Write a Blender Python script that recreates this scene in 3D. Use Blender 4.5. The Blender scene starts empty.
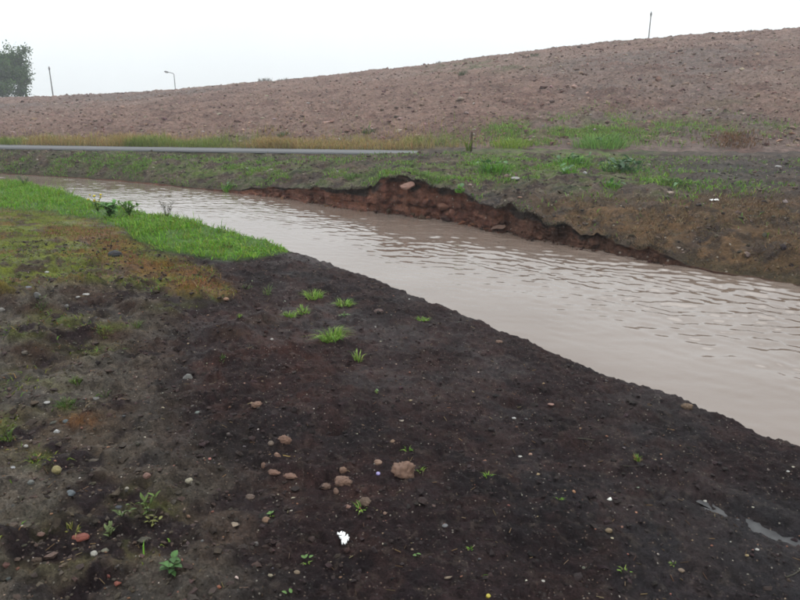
import bpy, math, random
import numpy as np

R = math.radians
rng = np.random.default_rng(7)
random.seed(7)
scene = bpy.context.scene
col = scene.collection

# ------------------------------------------------------------------ camera
FPX, HZ, EYE = 650.0, 190.0, 2.0            # focal length in photo pixels, horizon offset, eye above the water
PITCH = math.atan(HZ / FPX)
cs, sn = math.cos(PITCH), math.sin(PITCH)
cam_d = bpy.data.cameras.new('camera')
cam_d.sensor_width = 36.0
cam_d.lens = FPX / 800.0 * 36.0
cam_d.clip_start = 0.05
cam_d.clip_end = 8000
cam = bpy.data.objects.new('camera', cam_d)
cam.location = (0, 0, EYE)
cam.rotation_euler = (math.pi / 2 - PITCH, 0, 0)
col.objects.link(cam)
scene.camera = cam

# ------------------------------------------------------------------ overcast sky and sun
SUN_EL, SUN_AZ = R(52), R(25)               # the sun behind the cloud, ahead and a little to the right
world = bpy.data.worlds.new('World')
scene.world = world
world.use_nodes = True
wn, wl = world.node_tree.nodes, world.node_tree.links
wn.clear()
w_out = wn.new('ShaderNodeOutputWorld')
w_bg = wn.new('ShaderNodeBackground')
w_bg.inputs['Strength'].default_value = 0.1
sky = wn.new('ShaderNodeTexSky')
sky.sky_type = 'NISHITA'
sky.sun_disc = False
sky.sun_elevation = SUN_EL
sky.sun_rotation = SUN_AZ
sky.dust_density = 4.0
hsv = wn.new('ShaderNodeHueSaturation')
hsv.inputs['Saturation'].default_value = 0.25
wl.new(sky.outputs['Color'], hsv.inputs['Color'])
# cloud sheet: brighter towards the zenith as every overcast sky is, with faint soft cloud bases
tc = wn.new('ShaderNodeTexCoord')
sep = wn.new('ShaderNodeSeparateXYZ')
wl.new(tc.outputs['Generated'], sep.inputs[0])
grad = wn.new('ShaderNodeMapRange')
grad.inputs['From Min'].default_value = 0.0
grad.inputs['From Max'].default_value = 1.0
grad.inputs['To Min'].default_value = 10.3
grad.inputs['To Max'].default_value = 28.0
wl.new(sep.outputs['Z'], grad.inputs['Value'])
cn = wn.new('ShaderNodeTexNoise')
cn.inputs['Scale'].default_value = 2.2
cn.inputs['Detail'].default_value = 4.0
wl.new(tc.outputs['Generated'], cn.inputs['Vector'])
cr = wn.new('ShaderNodeMapRange')
cr.inputs['From Min'].default_value = 0.3
cr.inputs['From Max'].default_value = 0.7
cr.inputs['To Min'].default_value = 0.94
cr.inputs['To Max'].default_value = 1.06
wl.new(cn.outputs['Fac'], cr.inputs['Value'])
mul = wn.new('ShaderNodeMath')
mul.operation = 'MULTIPLY'
wl.new(grad.outputs[0], mul.inputs[0])
wl.new(cr.outputs[0], mul.inputs[1])
tint = wn.new('ShaderNodeVectorMath')
tint.operation = 'SCALE'
tint.inputs[0].default_value = (0.945, 0.99, 1.005)
wl.new(mul.outputs[0], tint.inputs['Scale'])
mixw = wn.new('ShaderNodeMix')
mixw.data_type = 'RGBA'
mixw.inputs['Factor'].default_value = 0.9
wl.new(hsv.outputs['Color'], mixw.inputs['A'])
wl.new(tint.outputs[0], mixw.inputs['B'])
wl.new(mixw.outputs['Result'], w_bg.inputs['Color'])
wl.new(w_bg.outputs[0], w_out.inputs['Surface'])

sun_d = bpy.data.lights.new('sun', 'SUN')
sun_d.energy = 0.7
sun_d.angle = R(40)
sun_d.color = (1.0, 0.97, 0.93)
sun = bpy.data.objects.new('sun', sun_d)
sun.rotation_euler = (math.pi / 2 - SUN_EL, 0, math.pi - SUN_AZ)
sun.location = (0, 0, 60)
col.objects.link(sun)

scene.view_settings.view_transform = 'Standard'
scene.view_settings.look = 'None'
scene.view_settings.exposure = 0.0
scene.view_settings.gamma = 1.0
scene.view_settings.use_curve_mapping = False
scene.render.engine = 'CYCLES'
scene.cycles.use_denoising = True
scene.cycles.max_bounces = 6
scene.cycles.filter_width = 1.7

# ------------------------------------------------------------------ helpers: noise
def _hash(ix, iy, iz, seed):
    h = (ix.astype(np.int64) * 374761393 + iy.astype(np.int64) * 668265263 + iz.astype(np.int64) * 2147483647 + seed * 974711) & 0x7fffffff
    h = ((h ^ (h >> 13)) * 1274126177) & 0x7fffffff
    h = ((h ^ (h >> 16)) * 668265263) & 0x7fffffff
    return ((h ^ (h >> 15)) & 0xffff).astype(np.float32) / 65535.0

def vnoise(x, y, seed=0):
    """smooth value noise in -1..1"""
    x = np.asarray(x, float); y = np.asarray(y, float)
    c, s = math.cos(0.6 + seed), math.sin(0.6 + seed)
    x, y = c * x - s * y, s * x + c * y
    ix = np.floor(x); iy = np.floor(y)
    fx = x - ix; fy = y - iy
    fx = fx * fx * fx * (fx * (fx * 6 - 15) + 10); fy = fy * fy * fy * (fy * (fy * 6 - 15) + 10)
    z = np.zeros_like(ix)
    a = _hash(ix, iy, z, seed); b = _hash(ix + 1, iy, z, seed)
    c_ = _hash(ix, iy + 1, z, seed); d = _hash(ix + 1, iy + 1, z, seed)
    return ((a + (b - a) * fx) * (1 - fy) + (c_ + (d - c_) * fx) * fy) * 2 - 1

def vnoise3(x, y, zz, seed=0):
    ix = np.floor(x); iy = np.floor(y); iz = np.floor(zz)
    fx, fy, fz = x - ix, y - iy, zz - iz
    fx = fx * fx * (3 - 2 * fx); fy = fy * fy * (3 - 2 * fy); fz = fz * fz * (3 - 2 * fz)
    out = 0
    for dz in (0, 1):
        a = _hash(ix, iy, iz + dz, seed); b = _hash(ix + 1, iy, iz + dz, seed)
        c_ = _hash(ix, iy + 1, iz + dz, seed); d = _hash(ix + 1, iy + 1, iz + dz, seed)
        v = (a + (b - a) * fx) * (1 - fy) + (c_ + (d - c_) * fx) * fy
        out = out + v * (fz if dz else 1 - fz)
    return out * 2 - 1

def fbm(x, y, scale, octs=4, seed=0, gain=0.5):
    t = 0; a = 1.0; n = 0
    for k in range(octs):
        t = t + a * vnoise(x * scale, y * scale, seed + k * 17); n += a; a *= gain; scale *= 2.03
    return t / n

def sstep(a, b, x):
    t = np.clip((x - a) / (b - a), 0, 1)
    return t * t * (3 - 2 * t)

def srgb(r, g, b, k=2.05):
    """albedo that shows as this photo colour under the overcast light"""
    f = lambda c: (c / 255 / 12.92 if c <= 10 else ((c / 255 + 0.055) / 1.055) ** 2.4) / k
    return np.array([f(r), f(g), f(b)])

# ------------------------------------------------------------------ helpers: pixels of the photo <-> directions
def ray(px, py):
    u = (px - 400) / FPX; v = (py - 300) / FPX
    return np.array([u, cs - sn * v, -sn - cs * v])

def project(x, y, z):
    dz = z - EYE
    f = np.maximum(y * cs - dz * sn, 1e-3)
    up = y * sn + dz * cs
    return 400 + FPX * x / f, 300 - FPX * up / f, f

def hit(px, py, height, far=60.0, near=0.6):
    """first point where the sight line meets a height field"""
    d = ray(px, py)
    t = np.geomspace(near, far, 3000)
    X, Y, Z = d[0] * t, d[1] * t, EYE + d[2] * t
    h = height(X, Y)
    k = np.argmax(Z < h) if np.any(Z < h) else len(t) - 1
    return np.array([X[k], Y[k], h[k]]), t[k]

# ------------------------------------------------------------------ helpers: meshes
def mesh(name, verts, quads=None, tris=None, attrs=None, smooth=True):
    verts = np.asarray(verts, np.float32)
    me = bpy.data.meshes.new(name)
    me.vertices.add(len(verts)); me.vertices.foreach_set('co', verts.ravel())
    loops, starts, n = [], [], 0
    if quads is not None and len(quads):
        q = np.asarray(quads, np.int32); loops.append(q.ravel()); starts.append(np.arange(len(q), dtype=np.int32) * 4); n = len(q) * 4
    if tris is not None and len(tris):
        t = np.asarray(tris, np.int32); loops.append(t.ravel()); starts.append(n + np.arange(len(t), dtype=np.int32) * 3)
    loops = np.concatenate(loops); starts = np.concatenate(starts)
    me.loops.add(len(loops)); me.loops.foreach_set('vertex_index', loops)
    me.polygons.add(len(starts)); me.polygons.foreach_set('loop_start', starts)
    me.update(calc_edges=True)
    me.polygons.foreach_set('use_smooth', np.full(len(starts), smooth))
    for k, v in (attrs or {}).items():
        a = me.attributes.new(k, 'FLOAT_COLOR', 'POINT')
        c = np.ones((len(verts), 4), np.float32); c[:, :v.shape[1]] = v
        a.data.foreach_set('color', c.ravel())
    me.validate()
    return me

def obj(name, me, mat, parent=None, label=None, cat=None, group=None, kind=None):
    o = bpy.data.objects.new(name, me)
    col.objects.link(o)
    if me is not None and mat is not None and not me.materials:
        me.materials.append(mat)
    if parent is not None:
        o.parent = parent
    for k, v in (('label', label), ('category', cat), ('group', group), ('kind', kind)):
        if v: o[k] = v
    return o

def thing(name, label, cat, loc, rz=0.0, group=None):
    o = bpy.data.objects.new(name, None)
    o.empty_display_size = 0.1
    col.objects.link(o)
    o.location = loc; o.rotation_euler = (0, 0, rz)
    o['label'] = label; o['category'] = cat
    if group: o['group'] = group
    return o

def grid_quads(nr, nc):
    i = np.arange(nr - 1)[:, None] * nc + np.arange(nc - 1)[None, :]
    return np.stack([i, i + 1, i + nc + 1, i + nc], -1).reshape(-1, 4)

# ------------------------------------------------------------------ materials
def new_mat(name):
    m = bpy.data.materials.new(name); m.use_nodes = True
    nt = m.node_tree; nt.nodes.clear()
    out = nt.nodes.new('ShaderNodeOutputMaterial')
    b = nt.nodes.new('ShaderNodeBsdfPrincipled')
    nt.links.new(b.outputs[0], out.inputs['Surface'])
    return m, nt, b, out

def noise_node(nt, scale, detail=6, rough=0.6, vec=None):
    n = nt.nodes.new('ShaderNodeTexNoise')
    n.inputs['Scale'].default_value = scale; n.inputs['Detail'].default_value = detail; n.inputs['Roughness'].default_value = rough
    if vec is not None: nt.links.new(vec, n.inputs['Vector'])
    return n

def maprange(nt, src, a, b, c, d):
    n = nt.nodes.new('ShaderNodeMapRange')
    for k, v in zip(('From Min', 'From Max', 'To Min', 'To Max'), (a, b, c, d)): n.inputs[k].default_value = v
    nt.links.new(src, n.inputs['Value']); return n.outputs[0]

def math_node(nt, op, a, b):
    n = nt.nodes.new('ShaderNodeMath'); n.operation = op
    for k, v in ((0, a), (1, b)):
        if hasattr(v, 'is_linked'): nt.links.new(v, n.inputs[k])
        else: n.inputs[k].default_value = v
    return n.outputs[0]

def earth_mat(name, scales=(3, 18, 90), spread=(0.8, 0.55, 0.6), rough=0.9, spec=0.25, bump=0.6, bump_d=0.01, bump_scale=60, tint=(1.08, 1.0, 0.93), base=None, speck=0.0, speck_scale=60):
    """mottled ground: the per-point zone colour times three sizes of grain, with fine relief"""
    m, nt, b, out = new_mat(name)
    tcn = nt.nodes.new('ShaderNodeTexCoord'); vec = tcn.outputs['Object']
    if base is None:
        at = nt.nodes.new('ShaderNodeAttribute'); at.attribute_name = 'zone'; base_c = at.outputs['Color']
    else:
        rg = nt.nodes.new('ShaderNodeRGB'); rg.outputs[0].default_value = (*base, 1); base_c = rg.outputs[0]
    f = None
    for s, sp in zip(scales, spread):
        n = noise_node(nt, s, 5, 0.65, vec)
        v = maprange(nt, n.outputs['Fac'], 0.28, 0.72, 1 - sp * 0.5, 1 + sp * 0.5)
        f = v if f is None else math_node(nt, 'MULTIPLY', f, v)
    sc = nt.nodes.new('ShaderNodeVectorMath'); sc.operation = 'SCALE'
    nt.links.new(base_c, sc.inputs[0]); nt.links.new(f, sc.inputs['Scale'])
    # warm and cool variation
    hn = noise_node(nt, scales[1] * 0.6, 4, 0.6, vec)
    mx = nt.nodes.new('ShaderNodeMix'); mx.data_type = 'RGBA'; mx.blend_type = 'MULTIPLY'
    mx.inputs['B'].default_value = (*tint, 1)
    nt.links.new(maprange(nt, hn.outputs['Fac'], 0.4, 0.65, 0, 1), mx.inputs['Factor'])
    nt.links.new(sc.outputs[0], mx.inputs['A'])
    base_out = mx.outputs['Result']
    if speck:                                          # scattered fine mineral grains
        vo = nt.nodes.new('ShaderNodeTexVoronoi'); vo.inputs['Scale'].default_value = speck_scale
        nt.links.new(vec, vo.inputs['Vector'])
        sv = nt.nodes.new('ShaderNodeSeparateColor'); nt.links.new(vo.outputs['Color'], sv.inputs[0])
        near_ = maprange(nt, vo.outputs['Distance'], 0.22, 0.34, 1, 0)
        pick = maprange(nt, sv.outputs[0], 0.80, 0.83, 0, 1)
        ms = nt.nodes.new('ShaderNodeMix'); ms.data_type = 'RGBA'
        rp = nt.nodes.new('ShaderNodeValToRGB'); rp.color_ramp.interpolation = 'CONSTANT'
        rp.color_ramp.elements[0].color = (.10, .075, .06, 1); rp.color_ramp.elements[1].position = .35; rp.color_ramp.elements[1].color = (.075, .07, .068, 1)
        e_ = rp.color_ramp.elements.new(.6); e_.color = (.17, .12, .09, 1)
        e_ = rp.color_ramp.elements.new(.85); e_.color = (.30, .27, .23, 1)
        nt.links.new(sv.outputs[1], rp.inputs[0])
        nt.links.new(math_node(nt, 'MULTIPLY', math_node(nt, 'MULTIPLY', near_, pick), speck), ms.inputs['Factor'])
        nt.links.new(base_out, ms.inputs['A']); nt.links.new(rp.outputs[0], ms.inputs['B']); base_out = ms.outputs['Result']
    nt.links.new(base_out, b.inputs['Base Color'])
    b.inputs['Roughness'].default_value = rough
    b.inputs['Specular IOR Level'].default_value = spec
    bn = noise_node(nt, bump_scale, 8, 0.75, vec)
    bp = nt.nodes.new('ShaderNodeBump'); bp.inputs['Strength'].default_value = bump; bp.inputs['Distance'].default_value = bump_d
    nt.links.new(bn.outputs['Fac'], bp.inputs['Height']); nt.links.new(bp.outputs[0], b.inputs['Normal'])
    return m, nt, b

def leaf_mat(name, translucent=0.3, rough=0.6):
    m, nt, b, out = new_mat(name)
    at = nt.nodes.new('ShaderNodeAttribute'); at.attribute_name = 'zone'
    tcn = nt.nodes.new('ShaderNodeTexCoord')
    n = noise_node(nt, 14, 3, 0.6, tcn.outputs['Object'])
    sc = nt.nodes.new('ShaderNodeVectorMath'); sc.operation = 'SCALE'
    nt.links.new(at.outputs['Color'], sc.inputs[0]); nt.links.new(maprange(nt, n.outputs['Fac'], 0.3, 0.7, 0.75, 1.25), sc.inputs['Scale'])
    nt.links.new(sc.outputs[0], b.inputs['Base Color'])
    b.inputs['Roughness'].default_value = rough; b.inputs['Specular IOR Level'].default_value = 0.3
    tr = nt.nodes.new('ShaderNodeBsdfTranslucent'); nt.links.new(sc.outputs[0], tr.inputs['Color'])
    mx = nt.nodes.new('ShaderNodeMixShader'); mx.inputs[0].default_value = translucent
    nt.links.new(b.outputs[0], mx.inputs[1]); nt.links.new(tr.outputs[0], mx.inputs[2]); nt.links.new(mx.outputs[0], out.inputs['Surface'])
    return m

M_SOIL, nt, b = earth_mat('wet_black_soil', (2.5, 22, 110), (0.6, 1.1, 1.3), rough=0.75, spec=0.1, bump=1.0, bump_d=0.02, bump_scale=55, speck=.6, speck_scale=75)
tcn = nt.nodes.new('ShaderNodeTexCoord')
dn = noise_node(nt, 1.3, 4, 0.6, tcn.outputs['Object'])
nt.links.new(maprange(nt, dn.outputs['Fac'], 0.46, 0.62, 0.85, 0.48), b.inputs['Roughness'])
M_FAR = earth_mat('bank_soil', (1.5, 8, 35), (0.5, 0.8, 0.9), rough=0.95, spec=0.2, bump=1.0, bump_d=0.05, bump_scale=22, speck=.7, speck_scale=18)[0]
M_FIELD = earth_mat('ploughed_soil', (0.4, 2.6, 7), (0.25, 0.8, 0.9), rough=0.95, spec=0.15, bump=1.0, bump_d=0.12, bump_scale=7, tint=(1.03, 1.0, 0.98))[0]
M_CRUMB = earth_mat('soil_crumb', (6, 40, 160), (0.3, 0.5, 0.5), rough=0.9, bump=0.5, bump_d=0.004, bump_scale=160)[0]
M_CLOD = earth_mat('field_clod', (1, 6, 20), (0.3, 0.5, 0.5), rough=0.95, spec=0.15, bump=0.5, bump_d=0.02, bump_scale=20)[0]
M_GRASS = leaf_mat('grass_blade', 0.3)
M_LEAF = leaf_mat('leaf', 0.25, 0.5)
M_DRY = leaf_mat('dry_straw', 0.15, 0.8)
M_GROUND = earth_mat('distant_ground', (0.02, 0.2, 2), (0.3, 0.4, 0.4), base=srgb(95, 105, 70), bump=0.2, bump_scale=2)[0]

def wood_mat(name, c):
    return earth_mat(name, (4, 30, 120), (0.3, 0.4, 0.3), rough=0.85, base=c, bump=0.4, bump_d=0.004, bump_scale=90)[0]
M_POLE = wood_mat('weathered_pole', srgb(120, 118, 118))
M_STAKE = wood_mat('brown_stake', srgb(92, 74, 60))
M_BARK = wood_mat('bark', srgb(80, 76, 66))
M_METAL = earth_mat('grey_galvanised', (3, 20, 60), (0.15, 0.15, 0.1), rough=0.5, spec=0.5, base=srgb(150, 152, 155), bump=0.05)[0]
M_LENS, nt_, b_, _o = new_mat('lamp_lens')
b_.inputs['Base Color'].default_value = (0.6, 0.62, 0.62, 1); b_.inputs['Roughness'].default_value = 0.3
nn_ = noise_node(nt_, 40); nt_.links.new(maprange(nt_, nn_.outputs['Fac'], 0, 1, 0.2, 0.4), b_.inputs['Roughness'])

M_PATH = earth_mat('wet_tarmac', (0.6, 6, 50), (0.2, 0.2, 0.3), rough=0.8, spec=0.25, base=srgb(128, 128, 130, 2.6), bump=0.3, bump_d=0.004, bump_scale=120, tint=(1, 1, 1.02))[0]

# muddy water
M_WATER, nt, b, _o = new_mat('muddy_water')
tcn = nt.nodes.new('ShaderNodeTexCoord')
wn1 = noise_node(nt, 0.6, 3, 0.5, tcn.outputs['Object'])
mx = nt.nodes.new('ShaderNodeMix'); mx.data_type = 'RGBA'
mx.inputs['A'].default_value = (0.122, 0.089, 0.071, 1); mx.inputs['B'].default_value = (0.152, 0.119, 0.101, 1)
nt.links.new(maprange(nt, wn1.outputs['Fac'], 0.35, 0.65, 0, 1), mx.inputs['Factor'])
nt.links.new(mx.outputs['Result'], b.inputs['Base Color'])
b.inputs['Roughness'].default_value = 0.06
b.inputs['IOR'].default_value = 1.38
b.inputs['Specular IOR Level'].default_value = 0.5
mp = nt.nodes.new('ShaderNodeMapping'); mp.inputs['Rotation'].default_value = (0, 0, R(38)); mp.inputs['Scale'].default_value = (1, 1.6, 1)
nt.links.new(tcn.outputs['Object'], mp.inputs['Vector'])
wn2 = noise_node(nt, 7, 2, 0.45, mp.outputs[0])
bp = nt.nodes.new('ShaderNodeBump'); bp.inputs['Strength'].default_value = 0.12; bp.inputs['Distance'].default_value = 0.02
nt.links.new(wn2.outputs['Fac'], bp.inputs['Height']); nt.links.new(bp.outputs[0], b.inputs['Normal'])

M_PUDDLE, nt, b, _o = new_mat('puddle_water')
tcn = nt.nodes.new('ShaderNodeTexCoord')
b.inputs['Base Color'].default_value = (0.02, 0.02, 0.022, 1); b.inputs['IOR'].default_value = 1.33
pn = noise_node(nt, 20, 2, 0.5, tcn.outputs['Object'])
nt.links.new(maprange(nt, pn.outputs['Fac'], 0.3, 0.7, 0.3, 0.6), b.inputs['Roughness'])

# ------------------------------------------------------------------ near bank: lie of the land
_lip = np.array([(9.5, -7.7), (2.12, 3.12), (-1.38, 8.25), (-3.4, 10.45), (-5.4, 12.25), (-9.3, 16.1), (-13, 17.9), (-22, 20.0), (-45, 22.5)])
def _dense(pts, n=12):
    out = []
    for i in range(len(pts) - 1):
        p0 = pts[max(i - 1, 0)]; p1 = pts[i]; p2 = pts[i + 1]; p3 = pts[min(i + 2, len(pts) - 1)]
        if i == 0: p0 = 2 * p1 - p2
        for t in np.linspace(0, 1, n, endpoint=False):
            out.append(0.5 * (2 * p1 + (p2 - p0) * t + (2 * p0 - 5 * p1 + 4 * p2 - p3) * t ** 2 + (3 * p1 - p0 - 3 * p2 + p3) * t ** 3))
    out.append(pts[-1]); return np.array(out)
LIP = np.vstack([_lip[:1], _dense(_lip[1:], 5)])

def lip_dist(x, y):
    """signed distance to the near water's edge, positive on land"""
    x = np.asarray(x, float); y = np.asarray(y, float)
    best = np.full(x.shape, 1e9); sg = np.ones(x.shape)
    for a, b_ in zip(LIP[:-1], LIP[1:]):
        dx, dy = b_ - a
        t = np.clip(((x - a[0]) * dx + (y - a[1]) * dy) / (dx * dx + dy * dy), 0, 1)
        ex, ey = x - a[0] - t * dx, y - a[1] - t * dy
        d = np.hypot(ex, ey)
        s = np.where(dx * ey - dy * ex > 0, 1.0, -1.0)
        m = d < best - 1e-9
        best = np.where(m, d, best); sg = np.where(m, s, sg)
    return best * sg

def blob(px, py, cx, cy, rx, ry, ang=0.0):
    c, s = math.cos(R(ang)), math.sin(R(ang))
    dx, dy = px - cx, py - cy
    a, b_ = (c * dx + s * dy) / rx, (-s * dx + c * dy) / ry
    return np.exp(-(a * a + b_ * b_))

def poly_mask(px, py, pts, soft=6.0):
    """soft inside-mask of a polygon in photo pixels"""
    pts = np.array(pts, float); n = len(pts)
    inside = np.zeros(px.shape, bool); dist = np.full(px.shape, 1e9)
    for i in range(n):
        a, b_ = pts[i], pts[(i + 1) % n]
        c = ((a[1] > py) != (b_[1] > py)) & (px < (b_[0] - a[0]) * (py - a[1]) / (b_[1] - a[1] + 1e-9) + a[0])
        inside ^= c
        d = b_ - a
        t = np.clip(((px - a[0]) * d[0] + (py - a[1]) * d[1]) / (d @ d), 0, 1)
        dist = np.minimum(dist, np.hypot(px - a[0] - t * d[0], py - a[1] - t * d[1]))
    return sstep(-soft, soft, np.where(inside, dist, -dist))

GRASS_POLY = [(-200, 140), (0, 168), (40, 172), (100, 185), (165, 198), (235, 225), (294, 250), (262, 257), (225, 259), (195, 256), (160, 250), (138, 242), (125, 228), (95, 218), (40, 210), (0, 207), (-200, 200)]
OLIVE_POLY = [(-200, 196), (0, 203), (85, 213), (118, 228), (140, 248), (185, 262), (232, 288), (210, 298), (150, 285), (95, 280), (50, 282), (0, 290), (-200, 300)]

def near_zones(x, y, z):
    px, py, f = project(x, y, z)
    wob = 9 * fbm(x, y, 1.6, 3, 40); wob2 = 9 * fbm(x, y, 1.6, 3, 50)
    qx, qy = px + wob * 2.0, py + wob2 * 0.7
    front = (y > 0.3)
    g = poly_mask(px + wob, py + wob2 * 0.35, GRASS_POLY, 3.0) * front
    o = poly_mask(qx, qy, OLIVE_POLY, 9.0) * front * (1 - g)
    rust = (blob(qx, qy, 103, 238, 26, 9, 15) + blob(qx, qy, 195, 279, 34, 8, 14) + 0.8 * blob(qx, qy, 60, 232, 18, 7) + 0.7 * blob(qx, qy, 130, 262, 30, 7, 15)
            + 0.8 * blob(qx, qy, 88, 420, 16, 8)) * front
    rust = np.clip(rust * 1.2, 0, 1) * (1 - g)
    moss = (blob(qx, qy, 65, 402, 24, 9) + blob(qx, qy, 10, 428, 16, 16) + blob(qx, qy, 45, 458, 17, 8) + blob(qx, qy, 60, 318, 34, 6) + blob(qx, qy, 20, 335, 26, 8)
            + blob(qx, qy, 105, 325, 26, 4) + 0.9 * blob(qx, qy, 140, 510, 26, 20) + 0.8 * blob(qx, qy, 30, 385, 34, 12) + 0.6 * blob(qx, qy, 120, 545, 40, 12) + 0.6 * blob(qx, qy, 90, 350, 30, 8)
            + 0.5 * blob(qx, qy, 170, 305, 26, 5) + 0.4 * blob(qx, qy, 45, 545, 50, 25)) * front
    moss = np.clip(moss, 0, 1) * (1 - g)
    red = np.clip(0.9 * blob(qx, qy, 270, 330, 90, 40) + 0.8 * blob(qx, qy, 330, 490, 70, 30) + 0.3 * blob(qx, qy, 400, 360, 140, 40) + 0.6 * blob(qx, qy, 240, 400, 90, 40) + 0.5 * blob(qx, qy, 310, 560, 60, 30), 0, 1) * (1 - g)
    grey = np.clip(np.maximum(sstep(210, 90, qx) * sstep(240, 290, qy), sstep(330, 120, qx) * sstep(400, 520, qy)) * 0.9 + 0.5 * blob(qx, qy, 30, 275, 60, 12), 0, 1) * (1 - g)
    return g, o, rust, moss, red, grey, px, py

RUT = (1.55, 2.35, R(-49))        # a shallow rut that holds the puddle
def rut_mask(x, y):
    c, s = math.cos(RUT[2]), math.sin(RUT[2])
    dx, dy = x - RUT[0], y - RUT[1]
    a, b_ = c * dx + s * dy, -s * dx + c * dy
    return a, b_

LUMPS = [(90, 300, 26, 8, .06), (40, 312, 34, 8, .09), (130, 308, 22, 7, .05), (5, 300, 18, 12, .07), (75, 292, 20, 6, .05), (110, 335, 25, 7, .04), (230, 335, 22, 7, .05), (265, 322, 26, 6, .04),
         (30, 352, 30, 7, .05), (190, 298, 24, 5, .04), (160, 320, 30, 6, .04), (295, 420, 26, 8, .03), (300, 475, 30, 8, .03), (330, 430, 22, 6, -.03), (20, 560, 30, 14, .025), (5, 545, 25, 14, .03), (520, 405, 20, 5, -.025),
         (225, 360, 26, 6, .04), (285, 355, 24, 5, .03), (95, 365, 32, 6, .035), (88, 418, 17, 7, .03), (350, 410, 26, 6, .025)]
_cache = {}
def near_base(x, y):
    d = lip_dist(x, y) + 0.015 * fbm(x, y, 0.9, 2, 3) + 0.03 * fbm(x, y, 5.5, 3, 5)
    land = 0.29 + 0.11 * sstep(0.0, 3.5, d) - 0.035 * np.exp(-np.maximum(d, 0) / 0.12)
    return d, land

def near_height(x, y):
    x = np.asarray(x, float); y = np.asarray(y, float)
    d, land = near_base(x, y)
    px, py, f = project(x, y, land)
    ok = (y > 0.3)
    rough = sstep(430, 120, px) * ok * sstep(235, 275, py)
    amp = 0.5 + 0.5 * rough
    z = land + 0.030 * fbm(x, y, 0.8, 2, 11)
    z = z + amp * (0.040 * fbm(x, y, 2.6, 2, 13) + 0.045 * np.abs(fbm(x, y, 5.5, 3, 15)) + 0.016 * fbm(x, y, 11, 2, 19))
    z = z + (0.014 + .010 * rough) * fbm(x, y, 16, 4, 21, 0.7)
    z = z + 0.012 * np.abs(fbm(x, y, 33, 2, 23))
    # crumbly lumps
    l = fbm(x, y, 9, 2, 27)
    z = z + (0.010 + 0.022 * rough) * sstep(0.2, 0.55, l)
    for cx, cy, rx, ry, h in LUMPS:
        z = z + 2.0 * h * blob(px, py, cx, cy, rx, ry) * ok * (0.6 + 0.9 * np.abs(fbm(x, y, 7, 2, 31)))
    a, b_ = rut_mask(x, y)
    z = z - 0.045 * np.exp(-(a / 0.34) ** 2 - (b_ / 0.06) ** 2) + 0.012 * np.exp(-(a / 0.4) ** 2 - ((b_ - .14) / 0.06) ** 2)
    fall = sstep(-0.30, 0.03, d)
    return -0.7 + (z + 0.7) * fall

# ------------------------------------------------------------------ far bank, path and field: lie of the land
T_W = np.array([-3, -1.6, -1.2, -.8, -.607, -.455, -.34, -.23, -.108, 0, .093, .16, .25, .35, .475, .637, .9, 1.5, 3])
Y_W = np.array([29, 26.2, 24.8, 22.7, 21.5, 19.7, 17.8, 16.0, 14.2, 13.0, 12.0, 11.1, 9.9, 9.1, 8.2, 7.46, 6.0, 4.0, 2.2])
_tt = np.linspace(-3, 3, 6001)
_yy = np.interp(_tt, T_W, Y_W)
_k = np.hanning(161); _k /= _k.sum()
_yy = np.convolve(np.pad(_yy, 80, mode='edge'), _k, 'valid')
def water_line(t):
    return np.interp(t, _tt, _yy)
def px_t(px, py=200.0):
    d = ray(px, py); return d[0] / d[1]
T_C = np.array([-.7, -.30, -.244, -.22, -.107, -.05, -.028, 0, .038, .052, .084, .107, .125, .153, .204, .222, .26, .305, .35, .375, .39, .427, .452, .6])
H_C = np.array([.0, .02, .08, .18, .36, .48, .68, .74, .71, .58, .60, .52, .41, .45, .46, .31, .29, .24, .14, .11, .17, .10, .02, .0])
def cliff_h(t):
    h = np.interp(t, T_C, H_C)
    return h + (0.05 * vnoise(t * 45, t * 0, 61) + 0.035 * vnoise(t * 110, t * 0, 62) + 0.02 * vnoise(t * 240, t * 0, 63)) * sstep(0.05, 0.3, h)
def face_y(t):
    """distance of the cliff foot, scalloped where the bank has slumped"""
    h = np.interp(t, T_C, H_C)
    m = sstep(0.05, 0.3, h)
    return water_line(t) + m * (0.24 * vnoise(t * 11, t * 0, 71) + 0.16 * vnoise(t * 37, t * 0, 72) + 0.07 * vnoise(t * 95, t * 0, 75) + 0.03 * vnoise(t * 200, t * 0, 73)) + (1 - m) * 0.05 * vnoise(t * 40, t * 0, 74)
def path_near(t): return 19.6 / np.maximum(1 + 0.228 * t, 0.3)
def path_far(t): return 21.4 / np.maximum(1 + 0.23 * t, 0.3)
PATH_Z = 0.75

def buried(t):
    """soil washed over the path on the right"""
    return 0.12 * sstep(-.03, .09, t)

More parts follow.
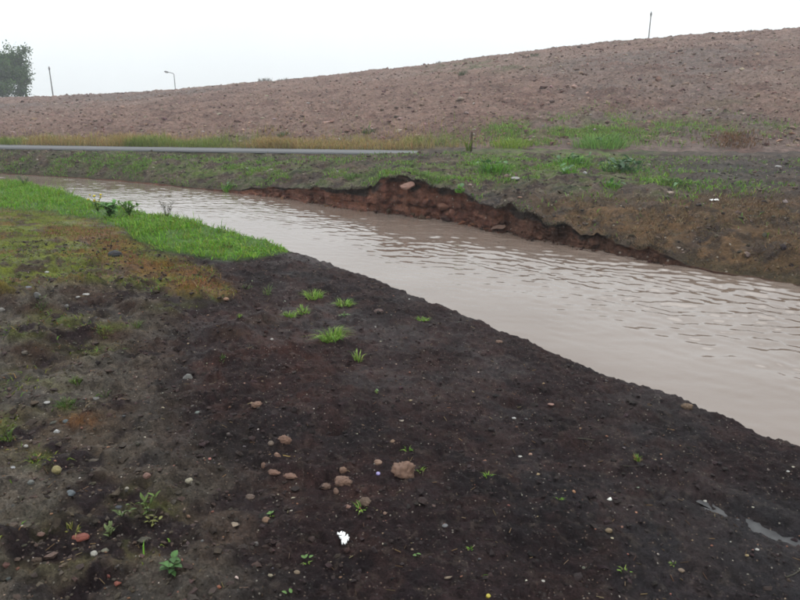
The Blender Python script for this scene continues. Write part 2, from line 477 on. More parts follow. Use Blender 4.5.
def terrace_z(t, Y):
    """ground between the lip of the far bank and the path"""
    lip = face_y(t) + 0.05
    h = np.maximum(cliff_h(t), 0.0)
    pn = path_near(t)
    m = np.maximum(Y - lip, 0); L = np.maximum(pn - lip, 0.4)
    q = np.clip(m / L, 0, 1)
    steep = sstep(.12, .45, t)
    rise_r = 1 - np.exp(-m / 1.25)
    rise_l = np.minimum(1, m / 1.5) ** 0.8
    rise_c = 1 - np.exp(-m / 2.2)
    left = sstep(-.22, -.40, t)
    rise = left * (0.45 * rise_l + 0.55 * q) + (1 - left) * (steep * rise_r + (1 - steep) * rise_c)
    top = PATH_Z - 0.05 + 0.12 * sstep(-.07, .06, t) * (0.6 + 0.4 * np.exp(-((pn - Y - 1.9) / 1.5) ** 2))
    z = h + (np.maximum(top, h) - h) * rise
    edge = sstep(0, 0.35, pn - Y)
    X = t * Y
    n = 0.05 * fbm(X, Y, 0.9, 3, 81) + 0.075 * fbm(X, Y, 3.2, 3, 83) + 0.06 * np.abs(fbm(X, Y, 8, 2, 85))
    amp = (0.25 + 0.75 * sstep(0, 0.5, m)) * edge
    end = sstep(-0.02, 0.12, pn - Y)
    z = z * end + (PATH_Z - 0.03 + buried(t)) * (1 - end)
    return z + n * amp

def far_height(x, y):
    y = np.maximum(y, 1e-3); t = x / y
    pn, pf = path_near(t), path_far(t)
    z = terrace_z(t, np.minimum(y, pn))
    z = np.where(y < face_y(t) + 0.05, -0.5, z)
    z = np.where((y > pn) & (y <= pf), PATH_Z + .9 * buried(t), z)
    return np.where(y > pf, field_height(x, y), z)

SKY_PX = np.array([-300, 0, 50, 100, 150, 200, 270, 340, 400, 500, 600, 700, 800, 1100])
SKY_PY = np.array([98, 97.5, 96.5, 94.5, 91, 87, 81, 74, 67.5, 54, 42, 33.5, 27.5, 20])
def crest(t):
    px = 400 + FPX * t * 1.045
    Yc = np.interp(t, [-1.5, -.6, 0, .6, 1.5], [80, 74, 66, 58, 52])
    py = np.interp(px, SKY_PX, SKY_PY)
    v = (py - 300) / FPX
    el = -(sn + cs * v) / (cs - sn * v)
    return Yc, EYE + el * Yc
def field_height(x, y, noise=True):
    y = np.maximum(y, 1e-3); t = x / y
    p = path_far(t); Yc, zc = crest(t)
    s = (y - p) / (Yc - p)
    up = np.clip(s, 0, 1); up = 1.3 * up - 0.3 * up * up
    z0 = PATH_Z + 0.8 * buried(t)
    z = z0 + (zc - z0) * up
    over = np.clip((s - 1) / 1.7, 0, 1)
    over = over * over * (3 - 2 * over)
    z = z + (-1.8 - zc) * over
    if noise:
        near = sstep(0.0, 0.05, s)
        z = z + near * (0.10 * fbm(x, y, 0.35, 2, 91) + 0.075 * fbm(x, y, 1.1, 2, 92) + 0.26 * np.abs(fbm(x, y, 2.0, 4, 93, .7)) - 0.08)
    return z

# ------------------------------------------------------------------ setting: ground to the horizon
gs = 4000.0
gv = []
for j in range(9):
    for i in range(9):
        gv.append(((i / 8 - .5) * gs, (j / 8 - .5) * gs, -1.9))
obj('ground', mesh('ground', gv, grid_quads(9, 9)), M_GROUND, label='flat land reaching to the horizon under everything', cat='ground', kind='structure')

# ------------------------------------------------------------------ setting: near bank
az = np.concatenate([np.linspace(-180, -62, 40, endpoint=False), np.linspace(-62, -37, 60, endpoint=False), np.linspace(-37, 36, 640, endpoint=False), np.linspace(36, 62, 60, endpoint=False), np.linspace(62, 180, 40)])
rad = np.concatenate([[0.02, 0.3, 0.7], np.geomspace(1.0, 26, 560), [30, 40, 60]])
A, Rr = np.meshgrid(np.radians(az), rad)
X, Y = Rr * np.sin(A), Rr * np.cos(A)
Z = near_height(X, Y)
g, o_, rust, moss, red, grey, PX, PY = near_zones(X, Y, Z)
def lay(c, col_, m):
    return c + (np.asarray(col_) - c) * m[..., None]
n1 = fbm(X, Y, 1.7, 3, 101); n2 = fbm(X, Y, 6, 3, 102); n3 = fbm(X, Y, 14, 3, 103)
C = np.zeros(X.shape + (3,)) + srgb(48, 36, 38)
C = lay(C, srgb(34, 28, 32), sstep(-.2, .3, n1) * 0.8)
C = lay(C, srgb(64, 48, 47), sstep(.0, .35, n2) * 0.6)
C = lay(C, srgb(60, 59, 63), sstep(560, 780, PX) * sstep(450, 560, PY) * .6)
C = lay(C, srgb(78, 52, 47), red * (0.2 + 0.5 * sstep(-.1, .3, n2)))
C = lay(C, srgb(98, 86, 74), grey * sstep(-.3, .2, n2 + 0.4 * n1))
C = lay(C, srgb(118, 112, 104), grey * sstep(-.1, .3, n1 + .3 * n2) * 0.7)
C = lay(C, srgb(58, 48, 45), grey * sstep(.15, .4, n3) * 0.7)
hump = np.zeros_like(PX)
for cx, cy, rx, ry, h in LUMPS[:9]:
    hump = np.maximum(hump, blob(PX, PY, cx, cy - 2, rx, ry))
C = lay(C, srgb(72, 54, 46), sstep(.3, .75, hump) * (Y > .3) * .8)
C = lay(C, srgb(112, 122, 38), np.clip(o_ * sstep(-.45, .05, n2 + 0.3 * n3), 0, 1) * 0.95)
C = lay(C, srgb(122, 84, 48), o_ * sstep(.05, .3, n1) * .7)
C = lay(C, srgb(84, 70, 52), o_ * sstep(.05, .35, -n2) * 0.8)
C = lay(C, srgb(124, 84, 48), rust * (0.5 + 0.5 * sstep(-.2, .2, n3)))
C = lay(C, srgb(98, 106, 46), moss * sstep(-.2, .15, n2 + 0.5 * n3) * 0.9)
C = lay(C, srgb(80, 120, 34), g * 0.9)
crum = sstep(.38, .55, fbm(X, Y, 30, 2, 104))
C = lay(C, srgb(98, 88, 80), crum * 0.3 * (1 - g))
V = np.stack([X, Y, Z], -1).reshape(-1, 3)
obj('near_bank', mesh('near_bank', V, grid_quads(*X.shape)[:, ::-1], attrs={'zone': C.reshape(-1, 3)}), M_SOIL,
    label='dark wet soil bank sloping to the water with green grass and stones', cat='bank', kind='structure')

# ------------------------------------------------------------------ setting: far bank with its eroded face
tcol = np.concatenate([np.linspace(-2.6, -.70, 120, endpoint=False), np.linspace(-.70, .72, 1000, endpoint=False), np.linspace(.72, 2.6, 120)])
FY, FH = face_y(tcol), np.maximum(cliff_h(tcol), 0.0)
rows, rcol = [], []
KF = 44
for k in range(4):                                   # foot under the water
    a = k / 4
    rows.append((FY - 0.5 * (1 - a) ** 1.0, -0.6 + 0.52 * a + 0 * FY)); rcol.append(0)
for k in range(KF):                                  # the face
    a = k / (KF - 1)
    prof = np.interp(a, [0, .12, .3, .6, .84, .93, 1], [-.07, .0, .06, .10, .12, .08, .05])
    z = -0.08 + (FH + 0.08) * a
    m = sstep(0.03, 0.25, FH) * np.sin(math.pi * min(1, a * .93 + .03)) ** 0.5
    bx = tcol * 13
    n = 0.10 * vnoise3(bx * 2.2, bx * 0 + 3, z * 3.2, 5) + 0.05 * np.abs(vnoise3(bx * 5, bx * 0, z * 5 + 2, 6)) - 0.045 * np.abs(vnoise3(bx * 9, bx * 0, z * 4, 16)) + 0.03 * vnoise3(bx * 3, bx * 0, z * 22, 17) + 0.06 * vnoise3(bx * 10, bx * 0, z * 11, 7) + 0.035 * np.abs(vnoise3(bx * 20, bx * 0, z * 22, 19)) + 0.02 * vnoise3(bx * 30, bx * 0, z * 34, 8)
    if a > .86: n = n * 0.4 + 0.05 * vnoise(bx * 7, bx * 0, 9)
    rows.append((FY + prof * sstep(.02, .3, FH) + n * m, z)); rcol.append(1)
KT = 140
for k in range(1, KT):
    q = (k / (KT - 1)) ** 1.5
    pn = path_near(tcol)
    Yr = FY + 0.05 + (pn + 0.02 - FY - 0.05) * q
    rows.append((Yr, terrace_z(tcol, Yr))); rcol.append(2)
pn, pf = path_near(tcol), path_far(tcol)
for k in range(1, 9):
    yq = pn + 0.02 + (pf + 0.3 - pn) * k / 8
    rows.append((yq, PATH_Z - 0.03 + buried(tcol) * (1 + .5 * fbm(tcol * yq, yq, 2.5, 3, 87)))); rcol.append(2)
YY = np.array([r[0] for r in rows]); ZZ = np.array([r[1] for r in rows]); TT = np.tile(tcol, (len(rows), 1)); XX = TT * YY
KK = np.array(rcol)[:, None] + 0 * TT
n1 = fbm(XX, YY, 0.8, 3, 111); n2 = fbm(XX, YY, 2.6, 3, 112); n3 = fbm(XX, YY, 7, 3, 113)
PXf, PYf, _ = project(XX, YY, ZZ)
w1, w2 = 16 * fbm(XX, YY, 0.9, 3, 121), 8 * fbm(XX, YY, 0.9, 3, 122)
qx, qy = PXf + w1, PYf + w2
Cf = np.zeros(XX.shape + (3,)) + srgb(88, 74, 66)
Cf = lay(Cf, srgb(106, 92, 80), sstep(0, .3, n1))
Cf = lay(Cf, srgb(72, 64, 62), sstep(.05, .35, n2))
left = sstep(430, 330, qx)
Cf = lay(Cf, srgb(90, 94, 66), left * sstep(-.25, .2, n2 + .4 * n3) * 0.7)
greenf = np.clip(blob(qx, qy, 500, 168, 45, 14) + blob(qx, qy, 430, 172, 45, 9) + blob(qx, qy, 590, 158, 60, 24) + blob(qx, qy, 540, 150, 50, 14) + 0.7 * blob(qx, qy, 660, 180, 60, 10) + 0.5 * blob(qx, qy, 350, 176, 60, 10) + 0.6 * blob(qx, qy, 240, 172, 60, 12)
                 + 0.5 * blob(qx, qy, 190, 168, 60, 9) + 0.4 * blob(qx, qy, 80, 163, 70, 8), 0, 1)
GREENF = (qx, qy)
Cf = lay(Cf, srgb(104, 128, 58), greenf * sstep(-.3, .15, n2 + 0.5 * n3) * 0.9)
Cf = lay(Cf, srgb(124, 112, 100), sstep(.15, .4, n3) * .6)
Cf = lay(Cf, srgb(56, 49, 47), sstep(.15, .4, -n3) * .6)
brown = np.clip(sstep(500, 570, qx) * sstep(188, 206, qy), 0, 1)
Cf = lay(Cf, srgb(122, 96, 68), brown * sstep(-.4, .1, n2) * 0.9)
Cf = lay(Cf, srgb(76, 62, 50), brown * sstep(.05, .3, n3) * 0.8)
Cf = lay(Cf, srgb(88, 84, 82), np.clip(blob(qx, qy, 720, 168, 70, 14), 0, 1) * 0.7)
shore = sstep(0.16, 0.03, ZZ) * (KK == 2)
Cf = lay(Cf, srgb(80, 72, 54), shore * 0.8)
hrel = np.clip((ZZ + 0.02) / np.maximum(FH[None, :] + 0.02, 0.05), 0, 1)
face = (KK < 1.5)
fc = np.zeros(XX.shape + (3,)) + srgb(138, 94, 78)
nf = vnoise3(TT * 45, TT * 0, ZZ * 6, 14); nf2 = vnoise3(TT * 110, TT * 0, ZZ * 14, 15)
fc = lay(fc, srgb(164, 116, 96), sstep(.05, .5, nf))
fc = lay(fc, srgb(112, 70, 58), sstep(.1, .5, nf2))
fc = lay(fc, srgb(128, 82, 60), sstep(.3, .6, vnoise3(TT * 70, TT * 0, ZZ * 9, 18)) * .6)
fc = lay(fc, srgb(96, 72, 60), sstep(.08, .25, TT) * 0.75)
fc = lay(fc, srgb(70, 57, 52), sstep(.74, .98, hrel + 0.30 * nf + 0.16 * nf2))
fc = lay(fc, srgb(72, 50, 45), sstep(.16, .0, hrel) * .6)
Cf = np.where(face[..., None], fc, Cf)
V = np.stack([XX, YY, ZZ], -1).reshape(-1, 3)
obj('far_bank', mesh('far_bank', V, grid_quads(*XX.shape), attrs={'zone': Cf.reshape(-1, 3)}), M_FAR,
    label='eroded far bank with raw red clay face under rough grassy soil', cat='bank', kind='structure')

# ------------------------------------------------------------------ setting: path
tp = np.concatenate([np.linspace(-2.6, -.75, 40, endpoint=False), np.linspace(-.75, 2.0, 300)])
rows = []
for k, (a, dz) in enumerate([(0, -.03), (0.004, .006), (.25, .018), (.5, .024), (.75, .018), (.996, .006), (1, -.03)]):
    pn, pf = path_near(tp), path_far(tp)
    e = 0.10 * vnoise(tp * 60, tp * 0, 131) * (a < .2) + 0.10 * vnoise(tp * 60, tp * 0, 132) * (a > .8)
    yv = pn + (pf - pn) * a + e
    rows.append(np.stack([tp * yv, yv, 0 * tp + PATH_Z + dz], -1))
obj('path', mesh('path', np.array(rows).reshape(-1, 3), grid_quads(7, len(tp))), M_PATH, label='narrow wet grey tarmac path along the far bank', cat='path', kind='structure')

# ------------------------------------------------------------------ setting: ploughed field hill
tf = np.concatenate([np.linspace(-2.4, -.74, 90, endpoint=False), np.linspace(-.74, .76, 820, endpoint=False), np.linspace(.76, 2.4, 90)])
s1 = np.linspace(0, 1, 270) ** 1.35
s2 = 1 + np.linspace(0, 1, 60)[1:] ** 1.4 * 1.72
ss = np.concatenate([[-0.006], s1, s2])
TF, SF = np.meshgrid(tf, ss)
pfm = path_far(TF); Yc, zc = crest(TF)
YF = pfm + (Yc - pfm) * SF
XF = TF * YF
ZF = field_height(XF, YF)
ZF[0] -= 0.05
n1 = fbm(XF, YF, 0.12, 3, 141); n2 = fbm(XF, YF, 0.7, 3, 142); n3 = fbm(XF, YF, 2.5, 3, 143)
PXd, PYd, _ = project(XF, YF, ZF)
w1, w2 = 22 * fbm(XF, YF, 0.4, 3, 145), 8 * fbm(XF, YF, 0.4, 3, 146)
qx, qy = PXd + w1, PYd + w2
Cd = np.zeros(XF.shape + (3,)) + srgb(152, 124, 113)
Cd = lay(Cd, srgb(156, 134, 124), sstep(-.05, .3, n1) * 0.8)
Cd = lay(Cd, srgb(128, 116, 112), sstep(.05, .35, fbm(XF, YF, .07, 3, 149)) * 0.7)
Cd = lay(Cd, srgb(128, 101, 93), sstep(.0, .35, n2) * 0.8)
Cd = lay(Cd, srgb(148, 126, 114), sstep(.1, .5, n3) * 0.6)
Cd = lay(Cd, srgb(120, 120, 92), np.clip(0.8 * blob(qx, qy, 480, 66, 60, 7) + 0.6 * blob(qx, qy, 740, 112, 40, 10) + 0.5 * blob(qx, qy, 640, 35, 40, 5), 0, 1) * sstep(-.1, .3, n2))
verge = sstep(0.06, 0.02, SF) * sstep(.12, .0, TF)
Cd = lay(Cd, srgb(110, 104, 64), verge * .8)
gf = np.clip(blob(qx, qy, 520, 133, 26, 9) + blob(qx, qy, 600, 130, 32, 14) + 0.7 * blob(qx, qy, 690, 128, 40, 8) + 0.8 * blob(qx, qy, 770, 128, 26, 5), 0, 1)
Cd = lay(Cd, srgb(104, 118, 66), gf * sstep(-.3, .1, n3) * .8)
V = np.stack([XF, YF, ZF], -1).reshape(-1, 3)
obj('field', mesh('field', V, grid_quads(*XF.shape), attrs={'zone': Cd.reshape(-1, 3)}), M_FIELD, label='bare ploughed brown field rising to a rounded hill', cat='field', kind='structure')

# ------------------------------------------------------------------ setting: river
tw = np.concatenate([np.linspace(-2.6, -.75, 60, endpoint=False), np.linspace(-.75, .85, 640, endpoint=False), np.linspace(.85, 2.9, 60)])
def lip_y(t):
    ys = np.geomspace(0.5, 40, 900)
    out = np.empty_like(t)
    for i, tv in enumerate(t):
        d = lip_dist(tv * ys, ys)
        k = np.argmax(d < -0.12) if np.any(d < -0.12) else 0
        out[i] = ys[max(k - 1, 0)]
    return out
NWR = 280
LY = lip_y(tw) - 0.5
LY = np.maximum(LY, 0.6)
WY = face_y(tw) + 0.35
q = np.linspace(0, 1, NWR) ** 1.15
YR = LY[None, :] + (np.maximum(WY, LY + .3) - LY)[None, :] * q[:, None]
XR = tw[None, :] * YR
ld = lip_dist(XR, YR)
far_d = WY[None, :] - YR
flow = R(128)
amp = (0.22 + 0.78 * sstep(0.6, 2.6, -ld)) * (0.72 + 0.45 * sstep(-.1, .5, XR / np.maximum(YR, .1)))
ZR = np.zeros_like(XR)
wr = np.random.default_rng(3)
wx = XR + 0.06 * fbm(XR, YR, 1.0, 2, 151); wy = YR + 0.06 * fbm(XR, YR, 1.0, 2, 152)
for lam, aa, nw, spread in ((1.4, .003, 4, 30), (0.60, .0030, 6, 35), (0.33, .0036, 9, 40), (0.21, .0034, 12, 45), (0.135, .0018, 12, 60)):
    for i in range(nw):
        th = R(250) + R(wr.normal(0, spread)); k = 2 * math.pi / (lam * wr.uniform(.75, 1.3))
        env = 0.55 + 0.9 * np.clip(vnoise(XR / (lam * 2.6), YR / (lam * 2.6), int(wr.integers(1000))), -.5, 1)
        s = np.sin(k * (math.cos(th) * wx + math.sin(th) * wy) + wr.uniform(0, 6.28))
        ZR += aa * env * s / math.sqrt(nw) * 1.5
ZR = ZR * amp * 0.8
V = np.stack([XR, YR, ZR], -1).reshape(-1, 3)
obj('river', mesh('river', V, grid_quads(*XR.shape)), M_WATER, label='rippled muddy brown river reflecting the pale sky', cat='water', kind='structure')

# puddle in the rut
pa = np.linspace(0, 2 * math.pi, 48, endpoint=False)
c, s = math.cos(RUT[2]), math.sin(RUT[2])
rr = 1 + 0.2 * np.sin(3 * pa + 1) + 0.16 * np.sin(5 * pa) + .1 * np.sin(9 * pa)
la, lb = 0.42 * rr * np.cos(pa), 0.085 * rr * np.sin(pa)
zc_ = float(near_height(np.array([RUT[0]]), np.array([RUT[1]]))[0])
PUD_Z = zc_ + 0.012
pv = [(RUT[0], RUT[1], PUD_Z)] + [(RUT[0] + c * a - s * b_, RUT[1] + s * a + c * b_, PUD_Z) for a, b_ in zip(la, lb)]
pt = [(0, i + 1, (i + 1) % 48 + 1) for i in range(48)]
obj('puddle', mesh('puddle', pv, tris=pt), M_PUDDLE, label='thin puddle lying in a rut of the black soil', cat='puddle', kind='structure')

# ------------------------------------------------------------------ blades and leaves
def blades(base, height, width, lean, colors, heading=None, gen=rng, bend=0.6):
    """tapered bent grass blades as one vertex soup: 5 points, 3 triangles each"""
    n = len(base)
    az_ = gen.uniform(0, 2 * math.pi, n) if heading is None else heading
    f = gen.uniform(0, 2 * math.pi, n)
    side = np.stack([np.cos(f), np.sin(f), 0 * f], -1) * (width / 2)[:, None]
    dirn = np.stack([np.cos(az_), np.sin(az_), 0 * f], -1)
    mid = base + dirn * (lean * height * 0.35)[:, None] + np.array([0, 0, 1.0]) * (height * 0.6)[:, None]
    tip = base + dirn * (lean * height * (0.35 + bend))[:, None] + np.array([0, 0, 1.0]) * (height * np.clip(1 - 0.3 * lean, .2, 1))[:, None]
    V = np.stack([base - side, base + side, mid - side * .8, mid + side * .8, tip], 1).reshape(-1, 3)
    i = np.arange(n)[:, None] * 5
    T = np.concatenate([i + [0, 1, 3], i + [0, 3, 2], i + [2, 3, 4]], 0)
    return V, T, np.repeat(colors, 5, 0)

def vary(c, n, amt=0.25, gen=rng):
    c = np.asarray(c); c = np.tile(c, (n, 1)) if c.ndim == 1 else c
    return np.clip(c * gen.normal(1, amt, (n, 1)).clip(.4, 1.8) * gen.normal(1, 0.07, (n, 3)), 0.004, 0.9)

def palette(cols, n, w=None, gen=rng):
    cols = np.array(cols); return cols[gen.choice(len(cols), n, p=w)]

def blade_obj(name, base, h, w, lean, colors, mat, **kw):
    V, T, C_ = blades(base, h, w, lean, colors)
    return obj(name, mesh(name, V, tris=T, attrs={'zone': C_}, smooth=False), mat, **kw)

GREENS = [srgb(122, 184, 42), srgb(140, 202, 50), srgb(102, 158, 38), srgb(156, 196, 64), srgb(152, 164, 70)]
OLIVES = [srgb(144, 154, 48), srgb(118, 138, 42), srgb(150, 112, 58), srgb(108, 152, 42)]
STRAWS = [srgb(168, 146, 98), srgb(150, 120, 80), srgb(140, 140, 84), srgb(178, 160, 112)]
BROWNS = [srgb(112, 84, 58), srgb(130, 102, 72), srgb(92, 70, 52), srgb(146, 120, 88)]

# bright grass along the near water's edge
def scatter_near(n, x0, x1, y0, y1, weight, gen=rng):
    x = gen.uniform(x0, x1, n); y = gen.uniform(y0, y1, n)
    z = near_height(x, y)
    w = weight(x, y, z); k = gen.uniform(0, 1, n) < w
    return np.stack([x[k], y[k], z[k]], -1)

def w_grass(x, y, z):
    gz = near_zones(x, y, z)[0]
    return gz * (lip_dist(x, y) > 0.0) * (0.2 + 0.8 * sstep(-.35, .15, fbm(x, y, 2.2, 3, 160)))
b0 = scatter_near(230000, -16, -.6, 7.0, 18.5, w_grass)
n = len(b0)
hh = rng.uniform(.035, .11, n) * (0.75 + 0.7 * sstep(-.2, .4, fbm(b0[:, 0], b0[:, 1], 1.2, 2, 161)))
hh = hh * np.where(rng.uniform(0, 1, n) < .03, 1.9, 1.0)
blade_obj('grass', b0 - [0, 0, .01], hh, rng.uniform(.007, .013, n), rng.uniform(.3, 1.6, n), vary(palette(GREENS, n), n, .2), M_GRASS,
          label='bright green grass growing along the near water edge', cat='grass', kind='stuff')
N_GRASS = n

def w_olive(x, y, z):
    zz = near_zones(x, y, z)
    return np.clip(0.9 * zz[1] * sstep(-.4, .1, fbm(x, y, 3, 2, 170)) + 0.75 * zz[3] * sstep(-.3, .15, fbm(x, y, 5, 2, 171)), 0, 1)
b0 = scatter_near(170000, -13, .2, 1.6, 12, w_olive); n = len(b0)
blade_obj('mossy_grass', b0 - [0, 0, .006], rng.uniform(.012, .05, n), rng.uniform(.004, .009, n), rng.uniform(.5, 2.0, n), vary(palette(OLIVES, n), n, .25), M_GRASS,
          label='low olive moss and thin grass over rough ground', cat='grass', kind='stuff')

def w_rust(x, y, z): return near_zones(x, y, z)[2] * .7
b0 = scatter_near(60000, -10, .2, 1.8, 11.5, w_rust); n = len(b0)
blade_obj('dead_weeds', b0 - [0, 0, .006], rng.uniform(.02, .08, n), rng.uniform(.004, .009, n), rng.uniform(.5, 2.0, n), vary(palette(BROWNS + [srgb(156, 100, 56), srgb(168, 120, 66)], n), n, .25), M_DRY,
          label='rusty brown dead weeds matted on the rough ground', cat='weeds', kind='stuff')

# far bank ground cover
def far_scatter(n, t0, t1, q0, q1, weight, gen=rng):
    t = gen.uniform(t0, t1, n); a = face_y(t) + .06; b_ = path_near(t)
    y = a + (b_ - a) * gen.uniform(q0, q1, n)
    x = t * y; z = terrace_z(t, y)
    px, py, _ = project(x, y, z)
    w = weight(px, py, x, y); k = gen.uniform(0, 1, n) < w
    return np.stack([x[k], y[k], z[k]], -1)
def w_farg(px, py, x, y):
    g_ = blob(px, py, 500, 168, 40, 12) + blob(px, py, 430, 174, 40, 7) + blob(px, py, 590, 158, 56, 22) + .9 * blob(px, py, 540, 150, 50, 12) + .5 * blob(px, py, 660, 182, 60, 8) + .4 * blob(px, py, 240, 172, 70, 10) + .3 * blob(px, py, 140, 168, 90, 10) + .4 * blob(px, py, 350, 178, 50, 8) + .25
    return np.clip(g_, 0, .8) * sstep(-.15, .3, fbm(x, y, 1.3, 3, 180)) * (1 - .9 * sstep(500, 580, px) * sstep(192, 206, py)) * (1 - .7 * blob(px, py, 730, 168, 70, 14))
b0 = far_scatter(120000, -.7, .7, 0, .95, w_farg); n = len(b0)
blade_obj('bank_grass', b0 - [0, 0, .02], rng.uniform(.04, .14, n), rng.uniform(.010, .022, n), rng.uniform(.3, 1.4, n), vary(palette([srgb(126, 182, 60), srgb(106, 156, 56), srgb(148, 188, 76), srgb(136, 148, 72)], n), n, .2), M_GRASS,
          label='patchy green grass and weeds on top of the far bank', cat='grass', kind='stuff')
def w_dead(px, py, x, y):
    return np.clip(sstep(500, 580, px) * sstep(188, 206, py) * sstep(285, 262, py), 0, 1) * sstep(-.5, .1, fbm(x, y, 1.8, 3, 181)) * .8
b0 = far_scatter(52000, .1, 1.1, 0, .5, w_dead); n = len(b0)
blade_obj('dead_grass', b0 - [0, 0, .02], rng.uniform(.03, .12, n), rng.uniform(.005, .011, n), rng.uniform(.6, 2.4, n), vary(palette(BROWNS + [srgb(164, 138, 102), srgb(120, 110, 76)], n), n, .28), M_DRY,
          label='flattened dead brown grass covering the far bank slope', cat='grass', kind='stuff')
# straggling tufts hanging over the clay lip
t = rng.uniform(-.26, .42, 2600); y = face_y(t) + .05 + rng.uniform(0, .06, 2600); z = terrace_z(t, y)
k = (np.interp(t, T_C, H_C) > .1) & (vnoise(t * 60, t * 0, 190) > -.1)
b0 = np.stack([t * y, y, z], -1)[k]; n = len(b0)
blade_obj('lip_roots', b0 - [0, 0, .015], rng.uniform(.03, .09, n), rng.uniform(.006, .014, n), rng.uniform(1.2, 2.6, n), vary(palette([srgb(70, 60, 50), srgb(96, 90, 62), srgb(60, 50, 46)], n), n, .25), M_DRY,
          label='dark roots and turf fringe along the lip of the clay face', cat='roots', kind='stuff')

# verge behind the path
n = 42000
t = rng.uniform(-1.0, .16, n); y = path_far(t) + .02 + rng.gamma(1.2, .75, n); x = t * y
k = rng.uniform(0, 1, n) < (0.3 + 0.7 * sstep(-.3, .3, fbm(x, y * 0.5, .8, 3, 200))) * sstep(.16, .0, t)
x, y = x[k], y[k]; z = field_height(x, y); n = len(x)
cm = sstep(-.25, .15, fbm(x, y, .5, 2, 201))[:, None]
cols = palette([srgb(204, 176, 108), srgb(190, 148, 98), srgb(176, 164, 94), srgb(206, 184, 128)], n) * (1 - cm) + palette([srgb(150, 168, 76), srgb(132, 152, 70), srgb(168, 174, 90)], n) * cm
blade_obj('verge_grass', np.stack([x, y, z - .02], -1), rng.uniform(.10, .42, n) * (0.6 + .6 * sstep(-.3, .3, fbm(x, y, .6, 2, 202))), rng.uniform(.008, .018, n), rng.uniform(.1, .9, n), vary(cols, n, .15), M_DRY,
          label='tall straw and green grass strip behind the path', cat='grass', kind='stuff')
# weedy ground at the foot of the field on the right
n = 100000
t = rng.uniform(.04, .75, n); y = path_far(t) + rng.uniform(.1, 7, n); x = t * y; z = field_height(x, y)
px, py, _ = project(x, y, z)
w = np.clip(blob(px, py, 525, 133, 34, 9) + blob(px, py, 602, 132, 40, 14) + .5 * blob(px, py, 560, 140, 60, 10) + .45 * blob(px, py, 690, 130, 60, 9) + .7 * blob(px, py, 770, 129, 28, 5), 0, 1) * sstep(-.25, .3, fbm(x, y, 1.1, 3, 205))
k = rng.uniform(0, 1, n) < w
b0 = np.stack([x, y, z - .02], -1)[k]; n = len(b0)
blade_obj('field_edge_weeds', b0, rng.uniform(.05, .20, n), rng.uniform(.012, .024, n), rng.uniform(.2, 1.0, n), vary(palette([srgb(134, 184, 72), srgb(156, 196, 84), srgb(118, 160, 66), srgb(160, 166, 90)], n), n, .2), M_GRASS,
          label='light green weeds at the foot of the ploughed hill', cat='weeds', kind='stuff')
n = 700
t = rng.normal(.50, .02, n); y = path_far(t) + rng.uniform(.3, 1.8, n); x = t * y
blade_obj('rust_weeds', np.stack([x, y, field_height(x, y) - .02], -1), rng.uniform(.08, .24, n), rng.uniform(.012, .022, n), rng.uniform(.2, 1.0, n), vary(palette([srgb(150, 110, 76), srgb(130, 98, 72)], n), n, .2), M_DRY,
          label='rusty dead weeds beside the path below the hill', cat='weeds', kind='stuff')

# ------------------------------------------------------------------ crumbs, clods and gravel
def ico(sub):
    import bmesh
    bm = bmesh.new(); bmesh.ops.create_icosphere(bm, subdivisions=sub, radius=1.0)
    v = np.array([q.co[:] for q in bm.verts]); f_ = np.array([[q.index for q in p.verts] for p in bm.faces]); bm.free()
    return v, f_
ICO1 = ico(1); ICO2 = ico(2); ICO3 = ico(4)
def lumps(pos, size, flat, colors, gen=rng, sink=0.36, rough=.32):
    v0, f0 = ICO1; n = len(pos); m = len(v0)
    S = size[:, None] * np.stack([gen.uniform(.7, 1.4, n), gen.uniform(.6, 1.1, n), flat], -1) / 2
    jit = 1 + gen.normal(0, rough, (n, m, 1)).clip(-.5, .6)
    v = v0[None] * jit * S[:, None, :]
    a = gen.uniform(0, 6.28, n); ca, sa = np.cos(a)[:, None], np.sin(a)[:, None]
    vx = v[..., 0] * ca - v[..., 1] * sa; vy = v[..., 0] * sa + v[..., 1] * ca
    V = np.stack([vx, vy, v[..., 2]], -1) + pos[:, None, :]
    V[..., 2] += (S[:, 2] * (1 - 2 * sink))[:, None]
    T = (f0[None] + (np.arange(n) * m)[:, None, None]).reshape(-1, 3)
    return V.reshape(-1, 3), T, np.repeat(colors, m, 0)
def lump_obj(name, pos, size, flat, colors, mat, smooth=True, **kw):
    V, T, C_ = lumps(pos, size, flat, colors)
    return obj(name, mesh(name, V, tris=T, attrs={'zone': C_}, smooth=smooth), mat, **kw)

def polar_pts(n, rmin, rmax, a0=-38, a1=38, p=1.0):
    a = np.radians(rng.uniform(a0, a1, n)); r = rmin + (rmax - rmin) * rng.uniform(0, 1, n) ** p
    x, y = r * np.sin(a), r * np.cos(a)
    return x, y
# soil crumbs
x, y = polar_pts(34000, 1.5, 9.5, p=.9)
z = near_height(x, y); zz = near_zones(x, y, z)
k = (lip_dist(x, y) > .12) & (zz[0] < .3) & (rng.uniform(0, 1, len(x)) < .35 + .65 * sstep(430, 150, zz[6]))
x, y, z = x[k], y[k], z[k]; n = len(x)
gry, rd = zz[5][k][:, None], zz[4][k][:, None]
cc = srgb(46, 36, 37) * (1 - gry) + srgb(86, 75, 66) * gry
cc = cc * (1 - .6 * rd) + srgb(76, 56, 52) * .6 * rd
lump_obj('soil_crumbs', np.stack([x, y, z], -1), rng.gamma(1.7, .0065, n).clip(.005, .055), rng.uniform(.4, .8, n), vary(cc, n, .25), M_CRUMB, smooth=False,
         label='loose dark soil crumbs strewn over the near bank', cat='soil', kind='stuff')
